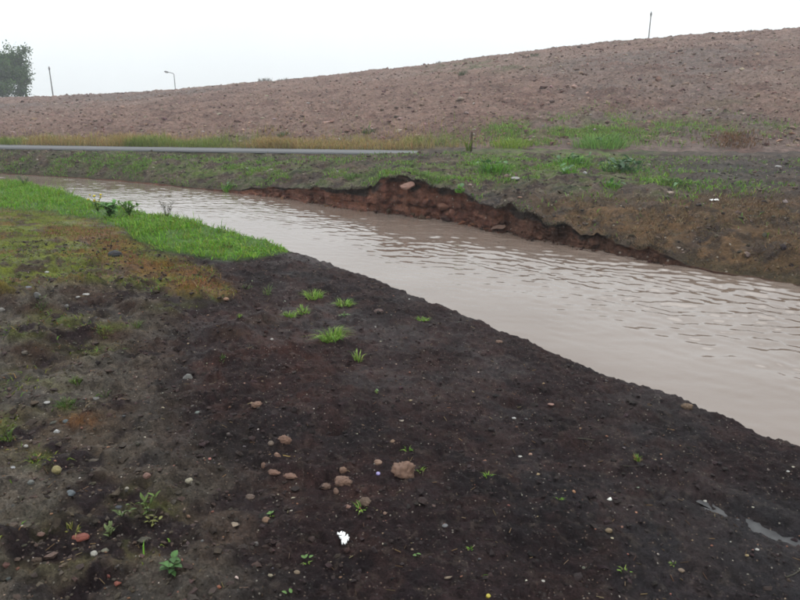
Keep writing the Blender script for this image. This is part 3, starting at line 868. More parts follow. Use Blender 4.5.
# gravel
x, y = polar_pts(9000, 1.5, 9.5, p=.85)
z = near_height(x, y); zz = near_zones(x, y, z)
k = (lip_dist(x, y) > .1) & (zz[0] < .2) & (rng.uniform(0, 1, len(x)) < .40 + .6 * sstep(420, 120, zz[6]))
x, y, z = x[k], y[k], z[k]; n = len(x)
PEB = [srgb(190, 182, 168), srgb(160, 140, 122), srgb(120, 110, 104), srgb(150, 112, 94), srgb(100, 98, 100), srgb(226, 222, 214), srgb(140, 100, 84)]
lump_obj('gravel', np.stack([x, y, z], -1), rng.gamma(2.0, .0030, n).clip(.003, .022), rng.uniform(.45, .8, n), vary(palette(PEB, n, [.13, .21, .22, .18, .15, .025, .085]), n, .2), M_CRUMB,
         label='small pale and tan gravel scattered through the dark soil', cat='gravel', kind='stuff')
# straw and twig bits lying on the soil
x, y = polar_pts(800, 1.6, 8.0)
z = near_height(x, y); zz = near_zones(x, y, z)
k = (lip_dist(x, y) > .15) & (zz[0] < .2); x, y, z = x[k], y[k], z[k]; n = len(x)
a = rng.uniform(0, 6.28, n); L = rng.uniform(.010, .04, n); d = np.stack([np.cos(a), np.sin(a), 0 * a], -1) * (L / 2)[:, None]
p1 = np.stack([x, y, z], -1) - d; p2 = p1 + 2 * d
p1[:, 2] = near_height(p1[:, 0], p1[:, 1]) + .003; p2[:, 2] = near_height(p2[:, 0], p2[:, 1]) + .003
wv = np.stack([-np.sin(a), np.cos(a), 0 * a], -1) * rng.uniform(.0008, .0022, n)[:, None]; up = np.array([0, 0, .003])
V = np.stack([p1 - wv, p1 + wv, p1 + up, p2 - wv, p2 + wv, p2 + up], 1).reshape(-1, 3)
i = np.arange(n)[:, None] * 6
Q = np.concatenate([i + [0, 3, 5, 2], i + [1, 2, 5, 4], i + [0, 1, 4, 3]], 0)
obj('straw_bits', mesh('straw_bits', V, Q, attrs={'zone': np.repeat(vary(palette(BROWNS + [srgb(150, 130, 100), srgb(70, 60, 54)], n), n), 6, 0)}), M_DRY, label='bits of straw and twig littering the dark soil', cat='debris', kind='stuff')
# clods on the field
n = 34000
t = rng.uniform(-.78, .8, n); u = rng.uniform(0, 1, n) ** 1.3
Yc, zc = crest(t); y = path_far(t) + .6 + (Yc - path_far(t) - .4) * u; x = t * y; z = field_height(x, y)
lump_obj('field_clods', np.stack([x, y, z], -1), rng.gamma(1.5, .042, n).clip(.03, .40) * (0.8 + .4 * u), rng.uniform(.35, .7, n),
         vary(palette([srgb(152, 126, 115), srgb(132, 106, 98), srgb(180, 156, 142), srgb(122, 98, 92)], n), n, .16), M_CLOD, smooth=False, label='clods of turned soil covering the ploughed hill', cat='soil', kind='stuff')
n = 900
t = rng.uniform(-.7, .75, n); u = rng.uniform(0.02, 1, n) ** 1.2; Yc, zc = crest(t); y = path_far(t) + (Yc - path_far(t)) * u; x = t * y; z = field_height(x, y)
lump_obj('field_stones', np.stack([x, y, z], -1), rng.uniform(.05, .15, n), rng.uniform(.4, .7, n), vary(palette([srgb(190, 182, 176), srgb(170, 152, 142)], n), n, .12), M_CLOD,
         label='small pale stones dotted over the ploughed hill', cat='stones', kind='stuff')
# crumbs and pale chips on the far bank
n = 9000
t = rng.uniform(-.7, .75, n); a = face_y(t) + .1; y = a + (path_near(t) - a) * rng.uniform(0, 1, n) ** .9; x = t * y; z = terrace_z(t, y)
lump_obj('bank_crumbs', np.stack([x, y, z], -1), rng.gamma(1.8, .016, n).clip(.012, .12), rng.uniform(.4, .8, n), vary(palette([srgb(84, 76, 72), srgb(100, 90, 84), srgb(120, 104, 94), srgb(170, 160, 150), srgb(66, 58, 56)], n, [.34, .3, .16, .05, .15]), n, .15), M_CLOD, smooth=False,
         label='loose soil crumbs and chips on the far bank top', cat='soil', kind='stuff')

n = 520
t = rng.uniform(-.22, .42, n); hc_ = np.interp(t, T_C, H_C); y = face_y(t) - rng.uniform(-.02, .10, n); z = -.02 + rng.gamma(1.2, .05, n).clip(0, .3) * hc_
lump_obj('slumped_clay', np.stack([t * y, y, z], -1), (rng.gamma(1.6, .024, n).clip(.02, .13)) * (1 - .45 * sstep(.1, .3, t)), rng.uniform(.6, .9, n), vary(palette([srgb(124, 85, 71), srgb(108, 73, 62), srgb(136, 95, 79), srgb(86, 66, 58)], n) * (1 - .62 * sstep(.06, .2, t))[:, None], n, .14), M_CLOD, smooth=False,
         label='crumbs of red clay slumped at the foot of the eroded face', cat='soil', kind='stuff')

# ------------------------------------------------------------------ single stones, clods and scraps
def stone_mesh(seed, sx, sy, sz, rough=.18, crumb=.0, facet=0.0):
    v0, f0 = ICO3
    v = v0.copy(); o3 = seed * 7.3
    d = 1 + rough * vnoise3(v[:, 0] * 1.3 + o3, v[:, 1] * 1.3, v[:, 2] * 1.3, seed) + rough * .5 * vnoise3(v[:, 0] * 2.9 + o3, v[:, 1] * 2.9, v[:, 2] * 2.9, seed + 1)
    if crumb:
        d = d + crumb * np.abs(vnoise3(v[:, 0] * 4.5 + o3, v[:, 1] * 4.5, v[:, 2] * 4.5, seed + 2)) + crumb * .6 * vnoise3(v[:, 0] * 9 + o3, v[:, 1] * 9, v[:, 2] * 9, seed + 3)
    v = v * d[:, None]
    if facet:
        gen = np.random.default_rng(seed)
        for _ in range(9):
            nrm = gen.normal(size=3); nrm /= np.linalg.norm(nrm)
            over = np.maximum(v @ nrm - facet, 0); v = v - over[:, None] * nrm
    v = v * [sx / 2, sy / 2, sz / 2]
    return v, f0
_stone_mats = {}
def stone_mat(c, rough=.8):
    key = (tuple(c), rough)
    if key not in _stone_mats:
        _stone_mats[key] = earth_mat('stone_surface', (12, 60, 240), (.25, .35, .35), rough=rough, spec=.35, base=srgb(*c), bump=.8, bump_d=.004, bump_scale=160, tint=(1.03, 1, .96))[0]
    return _stone_mats[key]
_sn = [0]
def stone(px, py, w, h, c, label, name='stone', cat='stone', kind='round', depth=0.8, far=False, group=None, sink=.42):
    """a stone whose outline in the photo is w by h pixels, resting where its sight line meets the ground"""
    _sn[0] += 1; sd = _sn[0]
    p, tt = hit(px, py + h * .2, far_height if far else near_height, 90 if far else 40, 6 if far else .6)
    m = tt / FPX                                   # metres per pixel there
    k = dict(round=dict(rough=.16), crumbly=dict(rough=.22, crumb=.3), angular=dict(rough=.2, facet=.72), flat=dict(rough=.14, facet=.85), brick=dict(rough=.22, crumb=.22, facet=.62))[kind]
    w, h = w * .84, h * .84
    sx = w * m; sy = sx * depth; sz = max(h * m * (1.0 if kind != 'flat' else .7), .2 * sx)
    v, f_ = stone_mesh(sd, sx, sy, sz, **k)
    me = mesh(name, v, tris=f_, smooth=True)
    c = tuple(np.array(c) * .74 + np.mean(c) * .12)
    o = obj(name, me, stone_mat(c), label=label, cat=cat, group=group)
    o.location = (p[0], p[1], p[2] + sz * (.5 - sink)); o.rotation_euler = (0, 0, random.uniform(-.4, .4))
    return o

TAN = (176, 138, 116); CREAM = (206, 194, 168); GREY = (136, 136, 138); BLUE = (112, 122, 130); BRICK = (176, 92, 76); PINK = (184, 142, 130)
S = stone
S(403, 468, 27, 21, (170, 128, 106), 'largest tan crumbly clod in the black soil, bottom centre', 'clay_clod', 'clod', 'crumbly')
S(378, 462, 10, 7, (186, 146, 122), 'smooth tan stone just left of the largest tan clod', 'clay_clod', 'clod')
S(393, 441, 6, 5, (180, 142, 112), 'small tan pebble behind the largest tan clod', 'pebble', 'pebble')
S(343, 480, 18, 11, (162, 122, 102), 'wide crumbly tan clod above the brown grass-topped clod', 'clay_clod', 'clod', 'crumbly')
S(343, 470, 8, 7, (178, 136, 112), 'small tan lump touching the back of the wide crumbly clod', 'clay_clod', 'clod', 'crumbly')
S(326, 486, 11, 7, (150, 116, 98), 'dull tan lump left of the wide crumbly clod', 'clay_clod', 'clod', 'crumbly')
S(336, 491, 6, 8, (176, 136, 116), 'narrow tan lump in front of the wide crumbly clod', 'clay_clod', 'clod', 'crumbly')
S(285, 439, 13, 10, (170, 126, 104), 'knobbly tan clod, farthest of the tan cluster on the dark soil', 'clay_clod', 'clod', 'crumbly')
S(271, 443, 8, 6, (150, 128, 112), 'greyish tan stone just left of the knobbly tan clod', 'stone', 'stone')
S(277, 455, 9, 8, (182, 138, 116), 'angular tan stone in front of the knobbly tan clod beside a straw', 'clay_clod', 'clod', 'angular')
S(264, 465, 6, 7, (164, 124, 104), 'small upright tan lump at the left of the tan cluster', 'clay_clod', 'clod', 'crumbly')
S(274, 473, 14, 5, (168, 124, 104), 'left half of the long broken ridge of tan clay', 'clay_clod', 'clod', 'crumbly', .5)
S(290, 476, 16, 5, (172, 128, 108), 'right half of the long broken ridge of tan clay', 'clay_clod', 'clod', 'crumbly', .5)
S(257, 404, 11, 7, (176, 134, 112), 'lone tan clod on dark soil behind the tan cluster', 'clay_clod', 'clod', 'crumbly')
S(365, 501, 13, 9, (140, 112, 92), 'brown crumbly clod with a green sprout growing beside it', 'clay_clod', 'clod', 'crumbly')
S(347, 507, 8, 5, (180, 134, 118), 'pinkish lump left of the green sprout', 'clay_clod', 'clod', 'crumbly')
S(385, 513, 5, 4, (176, 138, 118), 'small tan pebble in front of the brown crumbly clod', 'pebble', 'pebble')
S(266, 520, 10, 8, (176, 136, 108), 'round tan stone on bare soil in the lower left half', 'stone', 'stone')
S(233, 524, 12, 5, (190, 168, 144), 'flat pale tan stone left of the round tan stone', 'stone', 'stone', 'flat')
S(250, 497, 11, 6, (140, 116, 104), 'dull brown crumbly clod behind the flat pale stone', 'clay_clod', 'clod', 'crumbly')
S(189, 480, 9, 6, (206, 196, 168), 'cream oval stone alone on grey soil', 'stone', 'stone')
S(57, 471, 11, 11, (196, 180, 118), 'rounded ochre yellow stone on grey soil at the left', 'stone', 'stone', sink=.2)
S(57, 431, 8, 6, (236, 236, 236), 'bright white stone behind the ochre yellow stone', 'stone', 'stone', 'angular')
S(47, 402, 8, 4, (208, 206, 204), 'pale flat stone beside a green grass patch at far left', 'stone', 'stone', 'flat')
S(66, 421, 7, 5, (122, 134, 138), 'blue-grey pebble between the white stone and the brown dead weeds', 'pebble', 'pebble')
S(26, 446, 5, 4, (226, 222, 214), 'tiny white pebble left of the ochre yellow stone', 'pebble', 'pebble')
S(13, 468, 6, 4, (206, 206, 210), 'small pale pebble near the photo edge left of the ochre stone', 'pebble', 'pebble')
S(31, 482, 8, 6, (140, 142, 138), 'grey stone just in front and left of the ochre stone', 'stone', 'stone')
S(71, 493, 11, 7, (122, 132, 140), 'blue-grey oval stone in front of the ochre yellow stone', 'stone', 'stone', 'round')
S(119, 507, 9, 7, (88, 92, 102), 'dark slate stone beside green weeds', 'stone', 'stone', 'angular')
S(147, 475, 9, 7, (176, 132, 118), 'pinkish tan stone behind the green weeds', 'stone', 'stone')
S(127, 488, 5, 4, (198, 188, 170), 'small cream pebble behind the dark slate stone', 'pebble', 'pebble')
S(81, 537, 19, 11, (178, 92, 74), 'red brick fragment with pale leaves beside it', 'brick_fragment', 'brick', 'brick')
S(94, 553, 9, 6, (212, 208, 196), 'whitish round stone in front of the red brick fragment', 'stone', 'stone')
S(105, 550, 10, 5, (150, 146, 124), 'flat greenish grey stone right of the whitish round stone', 'stone', 'stone', 'flat')
S(41, 534, 9, 5, (150, 112, 98), 'small reddish brown stone left of the red brick fragment', 'stone', 'stone')
S(118, 584, 9, 5, (182, 96, 76), 'small orange red brick chip near the bottom edge', 'brick_fragment', 'brick', 'brick')
S(109, 577, 6, 5, (160, 84, 72), 'dark red brick chip behind the orange red chip', 'brick_fragment', 'brick', 'brick')
S(6, 566, 12, 6, (120, 76, 66), 'half-buried red brick fragment at the left edge of the picture', 'brick_fragment', 'brick', 'brick')
S(219, 587, 6, 5, (206, 124, 92), 'small orange pebble near the bottom edge', 'pebble', 'pebble')
S(256, 544, 6, 6, (140, 132, 128), 'small grey stone in front of the round tan stone', 'stone', 'stone')
S(297, 572, 7, 5, (172, 148, 122), 'small buff stone in the soil below the white scrap', 'stone', 'stone')
S(445, 525, 7, 5, (150, 150, 154), 'small light grey stone right of the white scrap', 'stone', 'stone', 'flat')
S(188, 376, 13, 9, (150, 148, 144), 'angular light grey stone alone on dark soil, left middle', 'stone', 'stone', 'angular')
S(115, 254, 17, 10, (62, 62, 70), 'dark rounded boulder among rusty dead weeds', 'stone', 'stone')
S(37, 296, 10, 9, (138, 136, 134), 'grey block on bare trodden ground beside a brown earth hump', 'stone', 'stone', 'angular')
S(28, 287, 9, 5, (136, 142, 154), 'bluish flat stone behind the grey block', 'stone', 'stone', 'flat')
S(2, 310, 6, 6, (178, 172, 166), 'pale stone cut off by the left edge of the picture', 'stone', 'stone')
S(67, 306, 6, 6, (150, 148, 146), 'light stone under the brown earth hump', 'stone', 'stone', 'angular')
S(86, 294, 9, 3, (214, 212, 208), 'long white chip beside the brown earth hump', 'stone', 'stone', 'flat')
S(78, 297, 5, 4, (206, 204, 200), 'small white chip left of the long white chip', 'stone', 'stone', 'flat')
S(47, 272, 5, 3, (214, 216, 206), 'tiny pale stone in the olive moss', 'pebble', 'pebble')
S(25, 353, 8, 5, (128, 116, 104), 'brown stone half sunk in mossy ground at the left', 'stone', 'stone')
S(95, 398, 10, 5, (138, 134, 132), 'flat grey stone behind the brown dead weeds', 'stone', 'stone', 'flat')
S(198, 412, 9, 5, (140, 150, 144), 'thin greenish grey slate on dark soil', 'stone', 'stone', 'flat')
S(226, 299, 7, 4, (196, 148, 118), 'orange tan pebble at the end of the rusty dead weeds', 'pebble', 'pebble')
S(379, 311, 10, 5, (130, 102, 96), 'reddish lump on black soil near the grass tufts', 'clay_clod', 'clod', 'crumbly')
S(272, 340, 4, 3, (226, 220, 214), 'tiny white pebble left of the biggest grass tuft', 'pebble', 'pebble')
S(499, 342, 7, 4, (166, 128, 110), 'tan lump on black soil near the water edge', 'clay_clod', 'clod', 'crumbly')
S(507, 330, 9, 3, (182, 144, 120), 'tan clay crumb on the lip of the bank beside the water', 'clay_clod', 'clod', 'crumbly')
S(687, 406, 12, 8, (150, 120, 94), 'brown clod on the rim of the bank above the water, right side', 'clay_clod', 'clod', 'crumbly')
S(551, 404, 8, 3, (186, 138, 124), 'flat pinkish chip on black soil in the middle right', 'stone', 'stone', 'flat')
S(514, 418, 5, 3, (232, 230, 226), 'white chip left of the flat pinkish chip', 'pebble', 'pebble', 'flat')
S(520, 456, 5, 3, (230, 226, 216), 'white chip on black soil below the flat pinkish chip', 'pebble', 'pebble', 'flat')
S(609, 530, 8, 6, (168, 142, 108), 'brown pebble low on the right half of the black soil', 'pebble', 'pebble')
S(681, 570, 8, 5, (166, 140, 118), 'tan pebble beside a small sprout near the bottom right', 'pebble', 'pebble')
S(705, 501, 5, 3, (228, 224, 214), 'white chip left of the puddle', 'pebble', 'pebble', 'flat')
S(757, 549, 5, 4, (232, 228, 220), 'white chip in front of the puddle', 'pebble', 'pebble', 'flat')
S(747, 555, 5, 3, (196, 170, 118), 'ochre chip in front of the puddle beside the white chip', 'pebble', 'pebble', 'flat')
S(788, 471, 4, 3, (232, 230, 226), 'white chip near the water edge at the right side', 'pebble', 'pebble', 'flat')
S(612, 533 + 5, 4, 3, (220, 206, 170), 'cream chip beside the brown pebble', 'pebble', 'pebble', 'flat')
S(543, 581, 5, 3, (222, 216, 206), 'pale chip near the bottom edge right of the green blade', 'pebble', 'pebble', 'flat')
S(515, 178, 12, 6, (200, 196, 192), 'pale slab stone on the far bank grass above the clay face', 'stone', 'stone', 'flat', far=True)
S(507, 176, 7, 5, (186, 150, 140), 'pinkish stone touching the pale slab on the far bank', 'stone', 'stone', far=True)
S(520, 197, 7, 3, (200, 150, 126), 'orange stone near the lip of the clay face', 'stone', 'stone', 'flat', far=True)
S(585, 173, 5, 4, (232, 232, 234), 'white stone among weeds on the far bank', 'stone', 'stone', far=True)
S(778, 166, 8, 4, (214, 212, 208), 'pale stone on grey soil at the far right of the far bank', 'stone', 'stone', 'flat', far=True)
S(337, 171, 5, 3, (204, 200, 190), 'pale stone on the far bank left of the clay face', 'stone', 'stone', 'flat', far=True)
S(247, 168, 4, 3, (200, 198, 190), 'small pale stone on the far bank below the path', 'stone', 'stone', 'flat', far=True)
S(709, 110, 9, 4, (182, 166, 160), 'pale flat rock lowest on the ploughed hill at the right', 'stone', 'stone', 'flat', far=True)

# slab of pale clay under the lip of the cliff
t_ = px_t(409, 181); yy_ = float(face_y(np.array([t_]))[0])
v, f_ = stone_mesh(90, .34, .30, .13, rough=.2, facet=.75)
o = obj('clay_slab', mesh('clay_slab', v, tris=f_), stone_mat((168, 128, 114)), label='pale pinkish slab wedged under the lip of the clay face', cat='slab')
o.location = (t_ * yy_, yy_ + .04, .60); o.rotation_euler = (.1, -.35, .4)
# fallen blocks at the foot of the clay face
for i, (px, py, w, h, c, lb) in enumerate([(443, 207, 12, 7, (134, 92, 74), 'reddish block stuck in the clay face right of the pale slab'), (452, 213, 9, 7, (132, 88, 72), 'square clay block low in the clay face'),
                                          (500, 228, 16, 5, (112, 84, 70), 'long brown block slumped at the foot of the clay face')]):
    t_ = px_t(px, py); yy_ = float(face_y(np.array([t_]))[0]); d = ray(px, py); k = yy_ / d[1]
    v, f_ = stone_mesh(100 + i, w * k / FPX, w * k / FPX * .9, h * k / FPX * 1.1, rough=.2, facet=.7)
    o = obj('clay_block', mesh('clay_block', v, tris=f_), stone_mat(c), label=lb, cat='clay block', group='clay blocks in the eroded face')
    o.location = (d[0] * k, yy_ + .03, EYE + d[2] * k); o.rotation_euler = (0, random.uniform(-.2, .2), random.uniform(-.5, .5))

# crumpled white scraps
def scrap_mesh(seed, w, l, h):
    n_ = 14; gx, gy = np.meshgrid(np.linspace(-.5, .5, n_), np.linspace(-.5, .5, n_))
    a = gx * w * (1 + .35 * vnoise(gy * 4, gx * 2, seed)); b_ = gy * l * (1 + .3 * vnoise(gx * 5, gy * 3, seed + 1))
    z = h * (.5 + .5 * vnoise(gx * 5 + 3, gy * 5, seed + 2)) + h * .5 * np.abs(vnoise(gx * 11, gy * 11, seed + 3))
    top = np.stack([a, b_, z + .003], -1).reshape(-1, 3); bot = top - [0, 0, .0025]
    q_ = grid_quads(n_, n_)
    return np.vstack([top, bot]), np.vstack([q_, q_[:, ::-1] + n_ * n_])
M_SCRAP = earth_mat('white_scrap', (30, 120, 300), (.1, .2, .1), rough=.6, base=(.8, .8, .79), bump=.2, bump_d=.002, tint=(1, 1, 1))[0]
pieces = thing('paper_scrap', 'torn white scrap of paper lying on the dark soil, bottom centre', 'scrap', hit(343, 541, near_height)[0])
for (dx, dy, w, l, sd) in ((-.012, .012, .036, .034, 1), (.008, -.004, .036, .022, 2), (.009, -.026, .020, .024, 3)):
    v, q_ = scrap_mesh(sd, w, l, .016)
    v = v + [dx, dy, .002]
    obj('torn_piece', mesh('torn_piece', v, q_), M_SCRAP, pieces)
p, tt = hit(714, 201, far_height, 60, 6)
v, q_ = scrap_mesh(7, 8 * tt / FPX, .07, .025)
o = obj('litter_scrap', mesh('litter_scrap', v, q_), M_SCRAP, label='white scrap of litter on the far bank above the dead grass', cat='scrap'); o.location = p
# violet bottle cap
def tube(path, radii, seg=8, cap=True):
    path = np.array(path, float); n_ = len(path); V_ = []
    for i in range(n_):
        d = path[min(i + 1, n_ - 1)] - path[max(i - 1, 0)]; d /= np.linalg.norm(d) + 1e-9
        a = np.cross(d, [0, 0, 1.0]) if abs(d[2]) < .95 else np.cross(d, [1.0, 0, 0]); a /= np.linalg.norm(a); b_ = np.cross(d, a)
        for s_ in range(seg):
            th = 2 * math.pi * s_ / seg; V_.append(path[i] + radii[i] * (math.cos(th) * a + math.sin(th) * b_))
    Q_ = [(i * seg + s_, i * seg + (s_ + 1) % seg, (i + 1) * seg + (s_ + 1) % seg, (i + 1) * seg + s_) for i in range(n_ - 1) for s_ in range(seg)]
    T_ = []
    if cap:
        for base_, rev in ((0, False), ((n_ - 1) * seg, True)):
            c_ = len(V_); V_.append(path[0] if base_ == 0 else path[-1])
            for s_ in range(seg):
                tri = (base_ + s_, c_, base_ + (s_ + 1) % seg); T_.append(tri[::-1] if rev else tri)
    return np.array(V_), Q_, T_
M_VIOLET = earth_mat('violet_plastic', (20, 80, 200), (.1, .1, .1), rough=.35, spec=.5, base=srgb(150, 138, 196), bump=.05, tint=(1, 1, 1))[0]
M_YELLOW = earth_mat('yellow_plastic', (20, 80, 200), (.1, .1, .1), rough=.45, base=srgb(200, 184, 70), bump=.05, tint=(1, 1, 1))[0]
for (px, py, r, m_, lb) in ((378, 475, .010, M_VIOLET, 'small violet bottle cap left of the largest tan clod'), (488, 597, .008, M_YELLOW, 'small yellow cap on dark soil at the bottom edge')):
    p, tt = hit(px, py, near_height)
    V_, Q_, T_ = tube([(0, 0, 0), (0, 0, .006), (0, 0, .0085), (0, 0, .009)], [r, r, r * .93, r * .6], 18)
    o = obj('bottle_cap', mesh('bottle_cap', V_, Q_, T_), m_, label=lb, cat='cap'); o.location = p; o.rotation_euler = (.25, .2, 0)

# twigs
def twig(pts, r, label, mat=M_BARK):
    w_ = [hit(a, b_, near_height)[0] + [0, 0, r * .7] for a, b_ in pts]
    base = np.array(w_[0]); V_, Q_, T_ = tube([np.array(q_) - base for q_ in w_], [r * (1 - .5 * i / (len(w_) - 1)) for i in range(len(w_))], 7)
    o = obj('twig', mesh('twig', V_, Q_, T_), mat, label=label, cat='twig'); o.location = base
twig([(578, 439), (586, 440), (595, 441)], .004, 'short dark stick lying on black soil, middle right', M_BARK)
twig([(283, 456), (289, 457), (295, 457)], .0025, 'pale yellow straw lying beside the angular tan stone', wood_mat('straw_stalk', srgb(196, 170, 110)))
twig([(623, 466), (632, 467), (644, 466)], .0022, 'thin dark twig lying under the straw tuft on black soil', M_BARK)
twig([(786, 578), (794, 575), (803, 569)], .004, 'brown stick in the bottom right corner of the soil', M_BARK)

# ------------------------------------------------------------------ grass tufts and sprouts
def tuft(px, py, w, h, n_, label, cols=GREENS, far=False, name='grass_tuft', cat='grass tuft', group=None, lean=(.2, 1.3), wid=None, dead=0, leaves=0, mat=None, grp_h=None):
    p, tt = hit(px, py, far_height if far else near_height, 90 if far else 40, 6 if far else .6)
    m = tt / FPX; rx = w * m / 2; hh_ = h * m
    root = thing(name, label, cat, p, 0, group)
    gen = np.random.default_rng(int(px * 13 + py))
    def bunch(nm, k, hmul, cc, mt):
        a = gen.uniform(0, 6.28, k); r = rx * .55 * np.sqrt(gen.uniform(0, 1, k))
        bx, by = r * np.cos(a), r * np.sin(a) * .8
        if far: bx, by = bx * 1.5 * gen.uniform(.4, 1.1, k), by * 2.2 * gen.uniform(.4, 1.1, k)
        zf = (far_height if far else near_height)(p[0] + bx, p[1] + by) - p[2]
        zf = np.clip(zf, -.06, .06)
        base = np.stack([bx, by, zf - .006], -1)
        hts = gen.uniform(.45, 1.1, k) * hh_ * hmul
        ww = gen.uniform(.7, 1.3, k) * (wid or .006)
        V_, T_, C_ = blades(base, hts, ww, gen.uniform(*lean, k), vary(palette(cc, k, gen=gen), k, .18, gen), heading=a + gen.normal(0, .6, k), gen=gen)
        obj(nm, mesh(nm, V_, tris=T_, attrs={'zone': C_}, smooth=False), mt, root, kind='stuff')
    bunch('blades', n_, 1.0, cols, mat or M_GRASS)
    if dead: bunch('dead_blades', dead, .8, STRAWS, M_DRY)
    if leaves:
        for i in range(leaves):
            leaf_part(root, gen.uniform(-rx, rx) * .8, gen.uniform(-rx, rx) * .6, .01, max(rx * .5, .02), max(rx * .3, .012), gen.uniform(0, 6.28), R(gen.uniform(0, 35)), srgb(104, 140, 72))
    return root

_leaf_cache = {}
def leaf_mesh(c, jag=False):
    key = (tuple(np.round(c, 4)), jag)
    if key not in _leaf_cache:
        n_ = 8; V_ = []
        for i in range(n_ + 1):
            s_ = i / n_; w = .5 * math.sin(math.pi * s_ ** .8) ** .8 if 0 < s_ < 1 else .0
            if jag and i % 2: w *= .8
            zc_ = -.22 * s_ * s_ + .08 * s_
            V_ += [(s_, -w, zc_ + .10 * w * 2), (s_, 0, zc_), (s_, w, zc_ + .10 * w * 2)]
        Q_ = []
        for i in range(n_):
            a = i * 3; Q_ += [(a, a + 3, a + 4, a + 1), (a + 1, a + 4, a + 5, a + 2)]
        V_ = np.array(V_); cc = np.tile(c, (len(V_), 1)); cc[1::3] *= 1.35
        me = mesh('leaf', V_, Q_, attrs={'zone': cc}); me.materials.append(M_LEAF)
        _leaf_cache[key] = me
    return _leaf_cache[key]
def leaf_part(root, x, y, z, length, width, az_, el, c, name='leaf', jag=False, parent=None):
    o = obj(name, leaf_mesh(c, jag), None, parent or root)
    o.location = (x, y, z); o.rotation_euler = (random.uniform(-.3, .3), -el, az_); o.scale = (length, width, length)
    return o
def stem_part(root, pts, r0, r1, c, name='stem'):
    V_, Q_, T_ = tube(pts, np.linspace(r0, r1, len(pts)), 6)
    return obj(name, mesh(name, V_, Q_, T_, attrs={'zone': np.tile(c, (len(V_), 1))}), M_LEAF, root)

LIME = [srgb(146, 192, 74), srgb(166, 206, 86), srgb(124, 172, 62), srgb(174, 202, 104)]
tuft(332, 340, 34, 15, 170, 'biggest bright green grass tuft alone on the black soil', LIME, lean=(.3, 1.8), dead=10)
tuft(314, 299, 29, 10, 130, 'rounded lime grass tuft, farthest from the camera in the tuft group', LIME, lean=(.3, 1.4), dead=6)
tuft(290, 317, 20, 8, 70, 'left end of the curved lime grass strip on black soil', LIME, lean=(.3, 1.5), dead=6)
tuft(303, 313, 20, 7, 60, 'right end of the curved lime grass strip on black soil', LIME, lean=(.3, 1.5), dead=10)
tuft(344, 306, 24, 9, 90, 'spreading grass tuft above a small leafy weed', LIME, lean=(.6, 2.0), dead=16)
tuft(344, 316, 12, 5, 10, 'small pale leafy weed in front of the spreading grass tuft', [srgb(130, 160, 100)], name='leafy_weed', cat='weed', leaves=9)
tuft(358, 361, 15, 12, 34, 'slim green grass tuft in front of the biggest tuft', LIME, lean=(.2, .9), dead=4)
tuft(423, 321, 20, 5, 60, 'short flat green grass tuft nearest the water', LIME, lean=(.5, 1.6))
tuft(268, 294, 14, 10, 26, 'thin pale weed left of the rounded lime tuft', [srgb(110, 136, 76), srgb(130, 150, 90)], lean=(.3, 1.2))
tuft(247, 288, 18, 6, 24, 'faint low green weed between the rusty weeds and thin pale weed', [srgb(96, 120, 64), srgb(110, 128, 76)], lean=(.5, 1.8))
tuft(239, 317, 7, 7, 12, 'tiny green sprout below the rusty dead weeds', LIME)
tuft(223, 361, 9, 6, 14, 'tiny dull green sprout on dark lumpy soil', [srgb(96, 124, 60)])
tuft(376, 393, 9, 4, 5, 'two-leaved bright seedling on bare dark soil', LIME, leaves=3, name='seedling', cat='seedling')
tuft(408, 451, 11, 7, 14, 'small green sprout behind the largest tan clod', LIME, lean=(.4, 1.4))
tuft(421, 471, 8, 6, 10, 'green sprout touching the right of the largest tan clod', LIME, lean=(.3, 1.2))
tuft(360, 510, 15, 10, 16, 'spiky green sprout in front of the brown crumbly clod', LIME, lean=(.5, 1.8))
tuft(488, 476, 14, 6, 14, 'pair of green sprouts on black soil right of the largest clod', LIME, lean=(.5, 1.6))
tuft(559, 499, 11, 5, 9, 'faint green sprout on black soil, lower middle right', LIME, lean=(.5, 1.6))
tuft(637, 461, 9, 10, 22, 'straw-topped grass sprout standing on black soil, right half', LIME, lean=(.1, .7), dead=40)
tuft(470, 550, 8, 6, 8, 'tiny green sprout with a dry leaf, bottom middle', LIME, dead=8)
tuft(480, 575, 12, 4, 3, 'single curved green blade lying at the bottom middle', LIME, lean=(2.0, 2.6), wid=.009)
tuft(416, 558, 8, 3, 5, 'tiny flat green seedling at the bottom middle', LIME, leaves=2, name='seedling', cat='seedling')
tuft(625, 571, 13, 5, 9, 'low green sprout near the bottom right', LIME, lean=(.8, 2.0))
tuft(674, 565, 8, 5, 9, 'green sprout touching the tan pebble near the bottom right', LIME, lean=(.4, 1.4))
tuft(273, 516, 6, 5, 5, 'tiny seedling behind the round tan stone', LIME, leaves=3, name='seedling', cat='seedling')
tuft(307, 562, 7, 6, 6, 'tiny seedling in the brown dead matter below the soil lump', LIME, leaves=3, name='seedling', cat='seedling')
tuft(289, 595, 8, 4, 6, 'yellowish seedling on the bottom edge of the picture', [srgb(150, 160, 70)], leaves=2, name='seedling', cat='seedling')
tuft(73, 531, 22, 10, 9, 'yellowing blades beside the red brick fragment', [srgb(190, 180, 110), srgb(150, 150, 70)], lean=(.6, 1.6), wid=.010)
tuft(66, 407, 30, 9, 60, 'wide green grass patch beside the pale flat stone at the left', [srgb(100, 132, 58), srgb(86, 116, 52)], lean=(.5, 1.6))
tuft(36, 462, 20, 8, 34, 'olive grass patch behind the ochre yellow stone', OLIVES, lean=(.5, 1.6), dead=10)
tuft(8, 440, 18, 12, 40, 'green grass patch at the left edge of the picture', [srgb(92, 120, 52), srgb(110, 128, 60)], lean=(.5, 1.5))
tuft(105, 332, 26, 6, 50, 'long low green grass patch below the brown earth hump', [srgb(112, 132, 62), srgb(128, 138, 66)], lean=(.5, 1.6))
